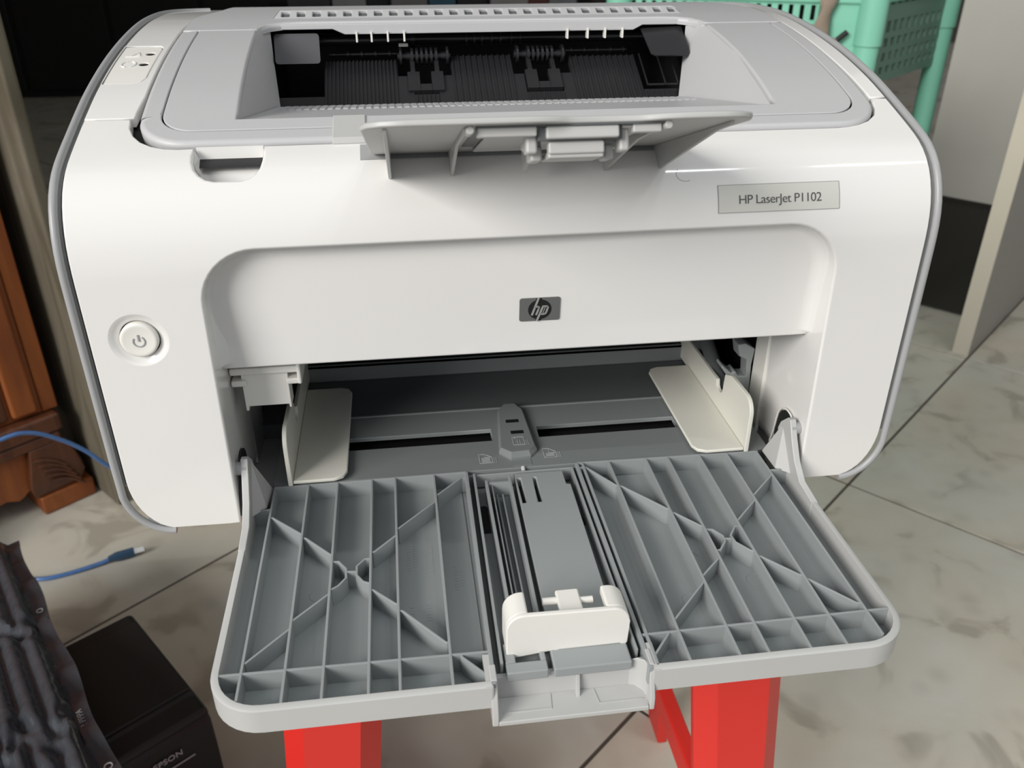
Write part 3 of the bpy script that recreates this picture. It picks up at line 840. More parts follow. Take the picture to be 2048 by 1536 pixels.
# paper width guides
def guide(name, sgn, x, xin, label):
    g = empty_part = MB()
    lo_, hi_ = min(x, xin), max(x, xin)
    zf = 24.4
    r = 6
    if sgn < 0: base = [(x, 18), (xin - r, 18), (xin - 1.8, 19.8), (xin, 18 + r), (xin, 106 - r), (xin - 1.8, 104.2), (xin - r, 106), (x, 106)]
    else: base = [(x, 18), (xin + r, 18), (xin + 1.8, 19.8), (xin, 18 + r), (xin, 107 - r), (xin + 1.8, 105.2), (xin + r, 107), (x, 107)]
    base = base if area2(base) > 0 else base[::-1]
    b = MB(); b.prism(base, 'z', 22.6, zf)
    o = b.build(name, 'ivory', PR, bevel=.7, seg=2, label=label)
    w = MB()
    wall = [(17.4, 22)] + arc(25.5, 42.5, 8.1, 8, 180, 90, 6) + [(45, 50.0), (53, 46.8), (54, 36), (56, 34.4), (60, 34.2), (62, 35.5), (63, 38.6), (150, 38), (150, 22)]
    w.prism(wall, 'x', x, x + sgn * 2.2)
    w.build('guide_wall', 'ivory', o, bevel=.6, seg=2)
    return o
guide('paper_guide', -1, -104.5, -79.8, 'left ivory paper guide, in shade')
guide('paper_guide', 1, 112.6, 87.6, 'right ivory paper guide, brightly lit')
# brackets at both ends of the opening
br = MB()
br.box(-125, -95.5, 21.5, 40, 79.0, 82.4); br.box(-125, -118.5, 21.5, 40, 73.4, 76.4); br.box(-101.5, -95, 21.5, 40, 73.4, 76.2); br.box(-96.6, -94.8, 21.0, 40, 73.4, 85)
br.build('end_bracket', 'white2', PR, bevel=.8, label='white bracket under the left end of the bezel')
b4 = MB(); b4.box(-120.2, -101.2, 23.4, 25, 62.6, 80); b4.box(-120.6, -119.4, 23, 30, 60.6, 80); b4.box(-101.8, -100.8, 23, 32, 61.2, 80)
b4.build('end_shutter', 'white2', PR, bevel=.3)
bl = MB()
bl.prism([(121.9, 58), (126, 58.4), (131.8, 55), (131, 46), (132.2, 22), (124, 22), (123.4, 33), (114.6, 45), (115, 46.6), (120.6, 41.4), (122.6, 42.6), (124.4, 39.6), (128.8, 39.2), (127.8, 48.6), (123.4, 51.2)], 'y', 63, 72)
bl.build('latch_bracket', 'tray', PR, bevel=.8, label='grey latch bracket inside the right end')
l2 = MB(); l2.cyl((118, 96, 44), (118, 66, 30), 4, 14); l2.box(114, 122, 100, 140, 24, 70); l2.build('gear_arm', 'bayd', PR)
wr = MB(); wr.box(132.0, 134, 50, 64, 12, 86); wr.build('inner_cheek', 'white2', PR, bevel=.4)

# hinge pockets
for sg, x in ((-1, -125.0), (1, 132.3)):
    hp = MB(); pts = [(1, 20), (27, 20), (29, 27), (27.5, 34)] + arc(18, 34, 9.5, 9, 0, 180, 8) + [(4, 30)]
    hp.prism(pts, 'x', x - sg * .1, x + sg * 3); hp.build('hinge_pocket', 'black', PR)
    if sg < 0: continue
    hl = MB(); hl.tube([(x - sg * .2, a, b) for a, b in [(32, 18), (29.5, 26), (28.5, 34)] + arc(18, 34, 10.3, 9.8, 0, 140, 8)], .45, 6)
    hl.build('pocket_rim', 'white2', PR)

# ---- opened paper tray
TZ, TB, TF = 22.0, 11.6, 13.4
tr_out = [(-123.2, 14), (-123.2, -92)] + arc(-104.2, -92, 19, 19, 180, 270, 9) + [(-26.4, -111)]
tr_in = [(-120.6, 14), (-120.6, -92)] + arc(-104.2, -92, 16.4, 16.4, 180, 270, 9) + [(-26.4, -108.4)]
tr_out2 = [(31.2, -111)] + arc(111.6, -92, 19, 19, 270, 360, 9) + [(130.6, 14)]
tr_in2 = [(31.2, -108.4)] + arc(111.6, -92, 16.4, 16.4, 270, 360, 9) + [(128.0, 14)]
tr = MB()
tr.prism([(-121.8, 17)] + [(-121.8, -92)] + arc(-104.2, -92, 17.6, 17.6, 180, 270, 9) + [(-27, -109.6), (-27, 18.4), (-113.4, 18.4), (-113.4, 17)], 'z', TB, TF)
tr.prism([(120, 18.4), (31, 18.4), (31, -109.6)] + arc(111.6, -92, 17.6, 17.6, 270, 360, 9) + [(129.2, -92), (129.2, 17), (120, 17)], 'z', TB, TF)
tr.box(-28, 32, -100, 17, TB, TF - .6)
tro = tr.build('paper_tray', 'tray', PR, smooth=30, label='grey plastic paper tray folded down, ribbed inner side up')
rim = MB()
for a, b in ((tr_out, tr_in), (tr_out2, tr_in2)):
    rim.loft([[(p[0], p[1], TB), (p[0], p[1], TZ - .5), (p[0] + (q[0] - p[0]) * .25, p[1] + (q[1] - p[1]) * .25, TZ), (q[0], q[1], TZ), (q[0], q[1], TF - .3)] for p, q in zip(a, b)])
rim.build('tray_rim', 'grey_smooth', tro, smooth=50, label='pale outer rim of the tray')
RX = [-112.8, -97.7, -84.3, -68.5, -57.7, -39.6, 44.9, 63.3, 74.2, 90.0, 103.8, 119.1]
def rib(pts, t=1.1, name='rib', z1=TZ):
    z1 -= {'cross_rib': .14, 'rear_rib': .09}.get(name, 0)
    MB().ribwall(pts, t, TF - .4, z1).build(name, 'tray', tro, bevel=.25, seg=1)
for x in RX: rib([(x, 18.6), (x, -105.5 if abs(x - 3) > 112 else -108.6)])
for pts in ([(-24.2, 19), (-25.6, -109.5)], [(29.2, 19.5), (30.2, -109.5)]): rib(pts, 1.6)
rib([(-20.6, 18.5), (-21.8, -100)], 1.2, 'channel_wall', 21); rib([(32.0, 19.5), (32.8, -109)], 1.2, 'rib'); rib([(26.6, 18), (27.6, -100)], 1.0, 'channel_wall', 21)
rib([(-113.4, 18.2), (-24, 19.2)], 1.2, 'rear_rib'); rib([(29.5, 19.8), (120, 18.2)], 1.2, 'rear_rib'); rib([(-24, 18.3), (29.5, 18.9)], 1.0, 'rear_rib', 20.2)
rib([(-120.8, -93.4), (-25.6, -94.5)], 1.1, 'cross_rib'); rib([(31, -93.8), (128, -92.8)], 1.1, 'cross_rib')
rib([(-121.5, 1.5), (-113.2, 1.5)], 1.1, 'cross_rib'); rib([(119.4, 1.6), (128.6, 1.9)], 1.1, 'cross_rib')
DI = [[(-112.5, -4.4), (-111.5, -4.6), (-98.6, -17.2), (-97.8, -17.4)], [(-97, -20.6), (-96, -20.8), (-85.4, -32.6), (-84.4, -33)],
      [(-84, -37.6), (-81.5, -37.8), (-78.3, -42.7), (-78.2, -48.1), (-81.1, -52.4), (-84, -54.3)], [(-78.3, -44.4), (-74.1, -44.8)],
      [(-68.6, -37.5), (-70.9, -37.5), (-74.1, -41.6), (-74.0, -47.0), (-71.4, -51.1), (-68.6, -52.6)],
      [(-68, -33.8), (-67, -33.4), (-58.6, -24.4), (-57.8, -24)], [(-57.2, -19.6), (-40, -1.9)], [(-39, 2.6), (-26.8, 15.3), (-24.4, 15.4)],
      [(-84.4, -56.4), (-97.6, -69.8)], [(-97.8, -73.4), (-112.4, -89)], [(-68.2, -56.4), (-67.2, -56.8), (-58.8, -65.4), (-57.8, -65.7)],
      [(-57.2, -69.4), (-56, -69.9), (-41, -87.8), (-40, -88.2)], [(-35.9, -94.5), (-35.4, -96), (-26.6, -106.4), (-25.4, -106.8)],
      [(29.6, 15.9), (33.0, 15.9), (44, -.6), (44.8, -.7)], [(45.4, -1.2), (46.6, -1.8), (62.2, -20.8), (63.2, -21)], [(63.6, -24), (64.8, -24.6), (73.2, -34.6), (74.2, -34.8)],
      [(74.3, -37.3), (77.3, -37.8), (80.3, -42.4), (80.1, -46), (76.2, -51.2), (74.3, -51.4)], [(80.4, -44.4), (83.6, -44.7)],
      [(90, -36.8), (87.6, -37.1), (83.8, -42.6), (84.2, -47.2), (88.6, -53.2), (90, -53.9)], [(90.1, -56.8), (91.2, -57.4), (102.4, -70.2), (103.8, -70.5)],
      [(103.9, -72.8), (105.2, -73.6), (117.4, -88.3), (119, -88.7)], [(90.2, -33.4), (103.7, -19.6)], [(104, -16.6), (118.9, -1.8)],
      [(73.6, -56.2), (63.6, -65.8)], [(63, -69), (45.2, -87.9)], [(41.2, -94), (31.2, -106.2)]]
for d in DI: rib(d, 1.0, 'diagonal_rib', TZ - .25)
for (x, y) in ((-65, -60), (66, -45), (88, -62), (-90, -48), (58, -70)):
    MB().tube([(x + 3.4 * math.cos(a), y + 3.4 * math.sin(a), TF + .02) for a in np.linspace(0, 5.2, 20)], .16, 5).build('mould_mark', 'tray', tro)
# faint moulded lettering lines on the tray floor
ml = MB()
for (x, y0, y1) in ((-53, -38, -22), (-50.4, -36, -20), (-46.6, -44, -26), (-43.8, -40, -24), (-34, -52, -38), (-31.6, -50, -40), (-52.5, -72, -60), (-46, -68, -58)):
    y = y0
    while y < y1:
        ml.box(x - .9, x + .7, y, y + .7, TF - .1, TF + .12); y += 1.7
ml.build('moulded_marks', 'tray', tro)['kind'] = 'stuff'
# hinge arms
arm = [(-26, 12), (-26, 22), (-12, 23.6), (-4, 29.8), (2, 38), (6.5, 46), (9.5, 45.5), (15.5, 40), (17.5, 35.5), (15, 29), (11, 24), (5, 21.4), (0, 20.4), (0, 12)]
for x0, x1, lab in ((-123.4, -120.2, 'left'), (127.8, 130.9, 'right')):
    MB().prism(arm, 'x', x0, x1).build('hinge_arm', 'grey_smooth', tro, bevel=.5, seg=2, label='%s hinge arm of the tray' % lab)
pn = MB(); pn.cyl((128.6, 7, 41), (134.5, 7, 41), 3, 14); pn.cyl((-128, 7, 41), (-121, 7, 41), 3, 14); pn.build('hinge_pin', 'trim', tro)
MB().add([(128.6, 13, 41), (123, 20, 20.5), (129, 21, 20.5), (129, -4, 22), (123, 4, 21)], [(0, 2, 1), (0, 1, 4), (0, 4, 3), (0, 3, 2), (1, 2, 3, 4)]).build('hinge_web', 'grey_smooth', tro, smooth=0)
MB().add([(-120.6, 13, 41), (-114, 19, 20.5), (-121, 21, 20.5), (-121, -4, 22), (-115, 4, 21)], [(0, 2, 1), (0, 1, 4), (0, 4, 3), (0, 3, 2), (1, 2, 3, 4)]).build('hinge_web', 'grey_smooth', tro, smooth=0)
# centre channel
ch = MB()
for pts in ([(-15.4, 12), (-15.6, -91)], [(-4.2, 14.5), (-5.4, -91)]): ch.ribwall(pts, 1.3, TF - .4, 21.2)
ch.ribwall([(-13.0, 9), (-13.2, -91)], .7, TF - .4, 20); ch.ribwall([(-11, 6), (-11.2, -91)], .8, TF - .4, 17); ch.ribwall([(-8.4, 6), (-8.6, -91)], .8, TF - .4, 17)
ch.box(-15.8, -4, 9.6, 11.4, TF - .4, 20.6)
ch.build('slide_rail', 'tray', tro, bevel=.25, seg=1)
cp = panel('slide_plate', 'tray', tro, [(-1.8, 16.4), (21.6, 16), (21.6, 5.4), (23.6, 4.8), (23.2, -93), (-2.6, -93)],
           [[(-1.0, 12.4), (.9, 12.4), (1.0, -7.0), (-.7, -7.0)], [(6.6, 12.4), (8.2, 12.4), (8.0, -7.0), (6.2, -7.0)]], zmap(20.6), lambda u, v: (.4, 5, 1), step=15)
cw = MB(); cw.box(-1.2, 8.4, -7.4, 12.8, 15.2, 15.6); cw.build('slide_slot', 'black', cp)
ct = MB(); ct.box(.9, 6.4, -7.0, 12.3, 19.9, 20.25); ct.build('slide_tongue', 'tray', cp)
for q_ in ([(-19.2, 2), (-17.6, 2.6), (-16.2, 1.2), (-16.4, -17), (-19.9, -17)], [(24.2, 3.6), (25.2, 1), (26.4, -17), (23.9, -17)]): MB().prism(q_, 'z', TF - .5, TF + .05).build('channel_slot', 'black', tro)
MB().cyl((3.2, 18.6, 20.2), (3.2, 20.4, 21.4), 1.0, 10).build('centre_pip', 'grey_smooth', tro)
# front bars under the stop and the finger scoop
fb_ = MB(); fb_.box(-20.4, -5.6, -104.6, -99.6, 16.2, 20.4); fb_.box(-20.4, -16.6, -99.7, -90, 16.2, 20.2); fb_.box(-7.6, -5.6, -99.7, -90, 16.2, 20.2); fb_.box(-17, -7, -100, -90, 13, 15)
fb_.build('front_bar', 'tray', tro, bevel=.6)
MB().box(-3.6, 24.8, -104.6, -90, 16.0, 20.2).build('front_bar', 'tray', tro, bevel=.7)
sc = MB()
sc.prism([(-24.2, 6), (29.8, 6), (29.8, 16.6), (-24.2, 16.6)], 'y', -102.4, -100.4)          # back wall
sc.prism([(-25.4, -101), (31.4, -101), (29.6, -113.2), (-24.4, -113.2)], 'z', 4.2, 6.2)      # sill
sc.prism([(-101, 4.4), (-101, 22.2), (-108.5, 22.2), (-113.2, 10), (-113.2, 4.4)], 'x', -26.7, -24.4)
sc.prism([(-101, 4.4), (-101, 22.2), (-108.5, 22.2), (-113.2, 10), (-113.2, 4.4)], 'x', 29.8, 31.6)
sc.loft([[(29.9, y, z), (29.9 - 5.2 * (1 - a), -101.4 - 4.8 * a, z)][1:] + [(29.9, -101.4, z)] for a, y, z in ((0, -101, 6.2),)] * 2 if False else [[(24.2, -102.3, 6), (26.8, -103.2, 6), (28.9, -105.6, 6), (29.9, -109, 6), (29.9, -102.2, 6)], [(24.2, -102.3, 19), (26.8, -103.2, 20), (28.9, -105.6, 21), (29.9, -109, 21), (29.9, -102.2, 20)]])
MB().box(-28.4, -26.0, -110.9, -96, 11.8, 21.8).build('rim_end', 'grey_smooth', tro); MB().box(31.0, 33.4, -110.9, -98, 11.8, 21.8).build('rim_end', 'grey_smooth', tro)
sco = sc.build('finger_scoop', 'grey_smooth', tro, bevel=.4, seg=2)
MB().prism([(-102.4, 6), (-102.4, 15.5), (-103.6, 15.5), (-105.6, 6)], 'x', 4.6, 6.0).build('scoop_rib', 'grey_smooth', sco, bevel=.25)
sp = MB(); sp.ribwall([(11.4, -103), (12.2, -109.4), (28.4, -109.4)], .35, 6, 6.5); sp.ribwall([(-22.6, -109.4), (-5.2, -109.4), (-4.6, -103)], .35, 6, 6.5); sp.build('scoop_line', 'grey_smooth', sco)
# white sliding paper stop
st = MB()
face = [(-19.6, 17.6), (-2.4, 19.8), (-2.0, 18.4), (-.6, 18.4), (-.2, 20.0), (22.4, 20.2), (22.6, 18.6), (24.0, 18.6), (25.2, 20.6), (25.4, 31)] + arc(19.4, 31, 6, 6.4, 0, 90, 6) + arc(-13.0, 31.4, 6.6, 6.6, 90, 180, 6)
st.prism(face, 'y', -95.6, -93.6)
sto = st.build('paper_stop', 'white2', tro, bevel=.6, seg=2, label='white sliding paper stop')
for xa, xb, sg in ((-19.6, -11.6, -1), (19.2, 25.4, 1)):
    a_ = MB()
    if sg < 0: pr_ = [(xa, 18), (xa, 31)] + arc(xa + 6.4, 31, 6.4, 6.8, 180, 90, 6)[1:] + [(xb, 37.8), (xb, 34)] + [(xa + 2.4, 31), (xa + 2.4, 18)]
    else: pr_ = [(xb, 20), (xb, 31)] + arc(xb - 6.0, 31, 6.0, 6.4, 0, 90, 6)[1:] + [(xa - 2.4, 37.4), (xa - 2.4, 33.6), (xb - 2.2, 31), (xb - 2.2, 20)]
    a_.prism(pr_, 'y', -94, -82.5); a_.build('stop_arm', 'white2', sto, bevel=.9, seg=3, smooth=50)
lv = MB(); lv.box(-3.4, 13.2, -93.6, -91.6, 20.5, 33.4); lv.box(.6, 9.4, -92.4, -79, 31.4, 33.8)
lv.build('stop_lever', 'white2', sto, bevel=.8, seg=2)
l4 = MB(); l4.cyl((-4.6, -83, 32), (1, -83, 32), 1.5, 12); l4.cyl((9, -84, 32), (14, -84, 32), 1.4, 12); l4.build('stop_pin', 'white2', sto)

# ---- output flap, opened towards the front
HY, HZ = 27.0, 170.4; FYE, FZE = -67.0, 201.4
fv = Vector((0, FYE - HY, FZE - HZ)); FLEN = fv.length; fv.normalize(); fnv = Vector((0, fv.z, -fv.y)) * -1      # underside normal
fnv = Vector((0, -abs(fv.z), -abs(fv.y)))
def fp(x, s, h=0.0):          # s from hinge, h out of the underside (towards the viewer and down)
    p = Vector((x, HY, HZ)) + fv * s + fnv * h; return (p.x, p.y, p.z)
XL0, XL1 = -57.4, 62.6
wave = [(XL0, 10), (XL0 - .2, FLEN - 9), (XL0 + 1.6, FLEN - 4.5), (XL0 + 6, FLEN - 1.2), (-44, FLEN)]
wave += [(-10, FLEN), (-2, FLEN - .6), (2, FLEN - 2.4), (6, FLEN - 4), (24, FLEN - 4.2), (28, FLEN - 2.8), (32, FLEN - .8), (38, FLEN)]
wave += [(50, FLEN), (56, FLEN - 1.2), (60.8, FLEN - 5), (XL1, FLEN - 10), (XL1, 10), (XL1 - 2, 0), (XL0 + 2, 0)]
flb = MB(); n = len(wave)
flb.add([fp(x, s, 0) for x, s in wave] + [fp(x, s, -2.0) for x, s in wave], [tuple(range(n)), tuple(range(2 * n - 1, n - 1, -1))] + [(i, (i + 1) % n, n + (i + 1) % n, n + i) for i in range(n)])
flo = flb.build('output_flap', 'grey_smooth', PR, bevel=.7, seg=2, label='light grey output flap propped open at the front of the lid')
def frib(x, t, front_s, kink_s, kink_h, y_tip, z_tip):
    # triangular web below the flap, foot resting on the cover
    P = [fp(x, 4, 0)[1:], fp(x, front_s, 0)[1:], fp(x, front_s - 1, 1.2)[1:], fp(x, kink_s, kink_h)[1:], (y_tip, z_tip), (y_tip + 3, z_tip + .5)]
    MB().prism(P, 'x', x - t / 2, x + t / 2).build('flap_web', 'grey_smooth', flo, bevel=.2, seg=1)
frib(-50.4, 1.3, 94, 80, 1.8, 11.2, 165.3); frib(-26.6, 1.3, 92, 49, 1.6, 11.4, 165.5); frib(33.8, 1.3, 96, 62, 2.4, 11.4, 165.5); frib(56.2, 1.3, 90, 76, 1.6, 11.4, 165.5)
for x in (-25.6, 34.2): MB().tube([fp(x, FLEN - 12, 1.0), fp(x, FLEN - 3.4, 1.2)], 1.3, 12).build('flap_knob', 'grey_smooth', flo, bevel=.4)
# folded extension inside the flap
ex_ = MB()
def fbox(b, x0, x1, s0, s1, h0, h1):
    vs = [fp(x, s, h) for x in (x0, x1) for s in (s0, s1) for h in (h0, h1)]
    b.add(vs, [(0, 1, 3, 2), (4, 6, 7, 5), (0, 4, 5, 1), (2, 3, 7, 6), (0, 2, 6, 4), (1, 5, 7, 3)])
fbox(ex_, -19, 30, 20, FLEN - 7, .3, 1.4); fbox(ex_, -23.6, -5.6, FLEN - 8.6, FLEN - 5.4, .2, 3.2); fbox(ex_, 23.6, 32.6, FLEN - 8.6, FLEN - 5.4, .2, 3.0)
exo_ = ex_.build('flap_extension', 'grey_smooth', flo, bevel=.6, seg=2)
dkb = MB(); fbox(dkb, -24, 33.4, FLEN - 5.2, FLEN - 4.3, .0, .5); fbox(dkb, -23.6, -19.6, 30, FLEN - 8, 0, .25); dkb.build('flap_groove', 'bayd', flo)
cl = MB(); fbox(cl, -2.9, 19.4, FLEN - 8.5, FLEN - 5, .4, 4.2); fbox(cl, -1.9, 15.4, FLEN - 12, FLEN - 8, 4.6, 8.4); fbox(cl, -1.9, 15.4, FLEN - 24, FLEN - 9, 7.4, 9.6)
cl.build('flap_clip', 'grey_smooth', exo_, bevel=.7, seg=2)
cq = MB(); fbox(cq, -5.2, 20.6, FLEN - 9, FLEN - 7, .2, 4.5); cq.build('clip_gap', 'bayd', exo_)
for x0, x1, y0_, y1_ in ((-8.6, -5.0, -6.6, -2.9), (20.2, 23.4, 16.6, 19.6)):
    c2 = MB(); fbox(c2, x0, x1, FLEN - 16, FLEN - 9, .8, 8.0)
    fbox(c2, y0_, y1_, FLEN - 24, FLEN - 14, 5.2, 10.0); fbox(c2, min(x0, y0_), max(x1, y1_), FLEN - 22, FLEN - 15, 3.4, 6.4)
    c2.build('clip_ear', 'grey_smooth', exo_, bevel=1.0, seg=3)
MB().prism([fp(0, 30, 0)[1:], fp(0, 44, 0)[1:], fp(0, 44, 6)[1:], fp(0, 30, 10)[1:]], 'x', -1.6, -.2).build('flap_web', 'grey_smooth', flo)
# hinge block on the lid and the notch in the cover
hb = MB(); hb.loft([[on_case(-72, sy(y), h) for y, h in ((29.4, -3), (29.4, .6), (31, 2.2), (47, 2.2), (47, -3))], [on_case(-59, sy(y), h) for y, h in ((29.4, -3), (29.4, .6), (31, 2.2), (47, 2.2), (47, -3))]])
hb.build('flap_hinge', 'grey_smooth', lid, bevel=.4, seg=2)
hn = MB(); hn.loft([[on_case(-61.4, sy(y), h) for y, h in ((28.5, .1), (19.5, .1), (19.5, .35), (28.5, .35))], [on_case(62, sy(y), h) for y, h in ((28.5, .1), (19.5, .1), (19.5, .35), (28.5, .35))]])
hn.build('flap_seat', 'trim', PR)
# faint smudges on the cover
sm = MB(); sm.tube([cz(66 + 3.6 * math.cos(a), 163.4 + 2.4 * math.sin(a), .02) for a in np.linspace(2.4, 5.2, 14)], .12, 5); sm.build('scuff', 'trim', PR)

# =================================================================== STOOL
ST = empty('plastic_stool', (12, 105, FLOOR), 'red plastic stool under the printer, its broad legs showing below the tray', 'stool')
def leg(sx, sy_, label=None):
    # broad bent-sheet leg: a front face with two chamfered cheeks, splayed outwards
    cx0 = 12 + sx * 103; cy0 = 105 + sy_ * 100
    cx1 = 12 + sx * 135; cy1 = 105 + sy_ * 128
    rings = []
    if sy_ > 0: cx0 = 12 + sx * 118; cx1 = 12 + sx * 150; cy1 -= 3
    for t in np.linspace(0, 1, 6):
        cx = cx0 + (cx1 - cx0) * t; cy = cy0 + (cy1 - cy0) * t; w = 27 - 4 * t; z = 0 + (FLOOR - 0) * t
        P = [(-w, 16), (-w, 10), (-w + 11, 0), (w - 11, 0), (w, 10), (w, 16), (w - 3, 16), (w - 3, 11), (w - 12, 3), (-w + 12, 3), (-w + 3, 11), (-w + 3, 16)]
        if sy_ > 0: w = 4.5; P = [(-w, 34), (-w, 3), (-w + 3, 0), (w - 3, 0), (w, 3), (w, 34)]
        rings.append([(cx + u, cy + (v if sy_ < 0 else -v), z) for u, v in P])
    b = MB(); b.loft(rings); return b.build('leg', 'red', ST, bevel=1.5, seg=2, smooth=25)
for sx in (-1, 1):
    for s2_ in (-1, 1): leg(sx, s2_)
seat = MB(); seat.prism(rrect(-122, 146, -4, 214, 26, 6), 'z', -8, 3.6); seat.build('seat', 'red', ST, bevel=3)
sk = MB()
sk.box(-116, 140, 0, 4, -40, 0); sk.box(-116, 140, 206, 210, -40, 0); sk.box(-118, -114, 2, 208, -40, 0); sk.box(138, 142, 2, 208, -40, 0)
sk.build('apron', 'red', ST, bevel=1)
for sx in (-1, 1):
    x = 12 + sx * 126
    MB().prism([(2, -314), (208, -318), (208, -296), (2, -288)], 'x', x - 4, x + 8).build('side_stretcher', 'red', ST, bevel=2)
# =================================================================== WOODEN CABINET, LEFT
CO = (-518, 634)
e1 = EA; e2 = (-EB[0], -EB[1])
CB = empty('wooden_cabinet', (CO[0] - 200, CO[1] + 60, FLOOR), 'orange-brown wooden cabinet with carved foot at the left edge', 'cabinet')
def cob(a0, a1, b0, b1, z0, z1, name, m, bev=1.5, lab=None):
    return MB().obox(CO, e1, e2, a0, a1, b0, b1, FLOOR + z0, FLOOR + z1).build(name, m, CB, bevel=bev, label=lab)
cob(-3, 64, 0, 58, 0, 26, 'foot', 'wood', 3)
# carved scroll above the foot
sc_ = []
for z, a0, a1, o0 in ((25, -4, 46, 4), (32, -8, 53, 1), (44, -10, 58, -2), (58, -8, 56, -3), (74, -4, 52, -3), (96, 0, 44, -2)):
    sc_.append([(CO[0] + e1[0] * a + e2[0] * b, CO[1] + e1[1] * a + e2[1] * b, FLOOR + z) for a, b in ((a0, o0), (a1, o0 + 1), (a1, 56), (a0, 56))])
MB().loft(sc_).build('scroll', 'wood2', CB, smooth=50, bevel=2)
for k in range(5):
    z0 = FLOOR + 82 - k * 9
    MB().tube([(CO[0] + e1[0] * (k * 4 + t * 36) - e2[0] * 3, CO[1] + e1[1] * (k * 4 + t * 36) - e2[1] * 3, z0 - 22 * t + 6 * math.sin(t * 3)) for t in np.linspace(0, 1, 9)], 2.0, 8).build('carved_ridge', 'wood2', CB)
skb = [(-400, 20), (-320, 44), (-260, 50), (-170, 50), (-120, 44), (-80, 30), (-46, 34), (-37, 35), (-24, 29), (-18, 31), (-12, 36), (-5, 37), (-1, 93), (-400, 93)]
pts = [(CO[0] + e1[0] * a + e2[0] * 10, CO[1] + e1[1] * a + e2[1] * 10, FLOOR + z) for a, z in skb]
pts2 = [(p[0] + e2[0] * 14, p[1] + e2[1] * 14, p[2]) for p in pts]; n = len(pts)
MB().add(pts + pts2, [tuple(range(n)), tuple(range(2 * n - 1, n - 1, -1))] + [(i, (i + 1) % n, n + (i + 1) % n, n + i) for i in range(n)]).build('skirt_board', 'wood', CB, bevel=1)
cob(-420, 42, -2, 300, 94, 110, 'plinth_moulding', 'wood2', 5)
cob(-420, 46, -5, 300, 110, 135, 'plinth_moulding', 'wood2', 5)
cob(-420, 50, 10, 300, 135, 900, 'carcass', 'wood', 2)
cob(31, 49, 6, 12, 137, 880, 'door_stile', 'wood', 1.5); cob(-4, 26, 2, 12, 140, 880, 'door_moulding', 'wood', 6); cob(-30, -8, 6, 12, 140, 880, 'door_moulding', 'wood2', 3)

# =================================================================== BLACK CASE (receipt printer) ON THE FLOOR
a_ = math.radians(36.5)
ER = (math.cos(a_), math.sin(a_)); EF = (math.sin(a_), -math.cos(a_))
BRC = (-308, 294.0)                        # rear right top corner
ZT = -291.0
EP = empty('receipt_printer', (BRC[0] - 60, BRC[1] - 80, FLOOR), 'black box-shaped receipt printer on the floor at the lower left', 'printer')
eb = MB(); eb.obox(BRC, ER, EF, -116, 0, 0, 147, FLOOR, ZT)
ebo = eb.build('case', 'epson', EP, bevel=5, seg=3)
lidp = MB(); lidp.obox(BRC, ER, EF, -112, -1.5, 14, 119, ZT - 4, ZT + 1.4); lidp.build('case_lid', 'epson', EP, bevel=1.6)
ft = MB(); fr_ = [(120, ZT + 1.0), (144, ZT - 3.5), (150, ZT - 8), (152, ZT - 40), (152, FLOOR), (120, FLOOR)]
ft.loft([[(BRC[0] + ER[0] * q + EF[0] * b, BRC[1] + ER[1] * q + EF[1] * b, z) for b, z in fr_] for q in (-115, -1)])
fto = ft.build('front_cover', 'epsonf', EP, bevel=2)
text_mesh('front_lettering', 'EPSON', 7.4, .25, 'print', EP, (BRC[0] - ER[0] * 40 + EF[0] * 152.3, BRC[1] - ER[1] * 40 + EF[1] * 152.3, ZT - 21), (ER[0], ER[1], 0), (0, 0, 1), offset=.12, space=1.05)
ul = MB(); ul.obox(BRC, ER, EF, -68, -20, 152.0, 152.4, ZT - 32.2, ZT - 30.8); ul.build('lettering_rule', 'print', EP)

# =================================================================== BLACK AIR-CUSHION WRAP
E0 = Vector((-444, 412, -300)); E1 = Vector((-244, 66, -215))
WP = empty('air_cushion_wrap', (-420, 200, FLOOR), 'crumpled black plastic air-column packing wrap in the lower left corner', 'packaging')
def wrap_pt(u, v):
    # v along the right-hand edge 0..1.4, u millimetres leftwards from it
    d = (E1 - E0); e = d.normalized(); left = Vector((e.y, -e.x, 0)).normalized() * 1.0
    p = E0 + d * v + left * u + Vector((0, 0, 0))
    p.z += -abs(u) * .10
    wob = math.sin(v * 9 + u * .02) * 3
    if u < 12:
        p.z += 1.5 * math.sin(v * 31) + 1.2 * math.sin(v * 57 + 1); p += left * (1.6 * math.sin(v * 17))
    else:
        c = (u - 12) / 15.0; k = abs(math.sin(math.pi * c)) ** .6
        q = min(abs(v - .42 - .03 * math.sin(c * 2)), abs(v - .83 + .04 * math.cos(c * 3)))
        pinch = 1 - .62 * math.exp(-(q / .03) ** 2)
        p.z += (9 * k * pinch + 2 + wob * .4) * min(1, (u - 12) / 7 + .3)
        p.z += 1.2 * math.sin(v * 83 + c * 5) * math.exp(-(q / .06) ** 2) * 2
        p += e * (2 * math.sin(c * 6 + v * 20))
    return p
NU, NV = 110, 120
us = list(np.linspace(0, 12, 9)) + list(np.linspace(13, 200, NU - 9)); vs_ = np.linspace(-.06, 1.35, NV)
wv = [tuple(wrap_pt(u, v)) for v in vs_ for u in us]
wf = [(j * NU + i, j * NU + i + 1, (j + 1) * NU + i + 1, (j + 1) * NU + i) for j in range(NV - 1) for i in range(NU - 1)]
MB().add(wv, wf).build('air_column_sheet', 'film', WP, smooth=60)
bx = MB(); d = (E1 - E0); L_ = d.normalized(); lf = Vector((L_.y, -L_.x, 0)).normalized()
core = []
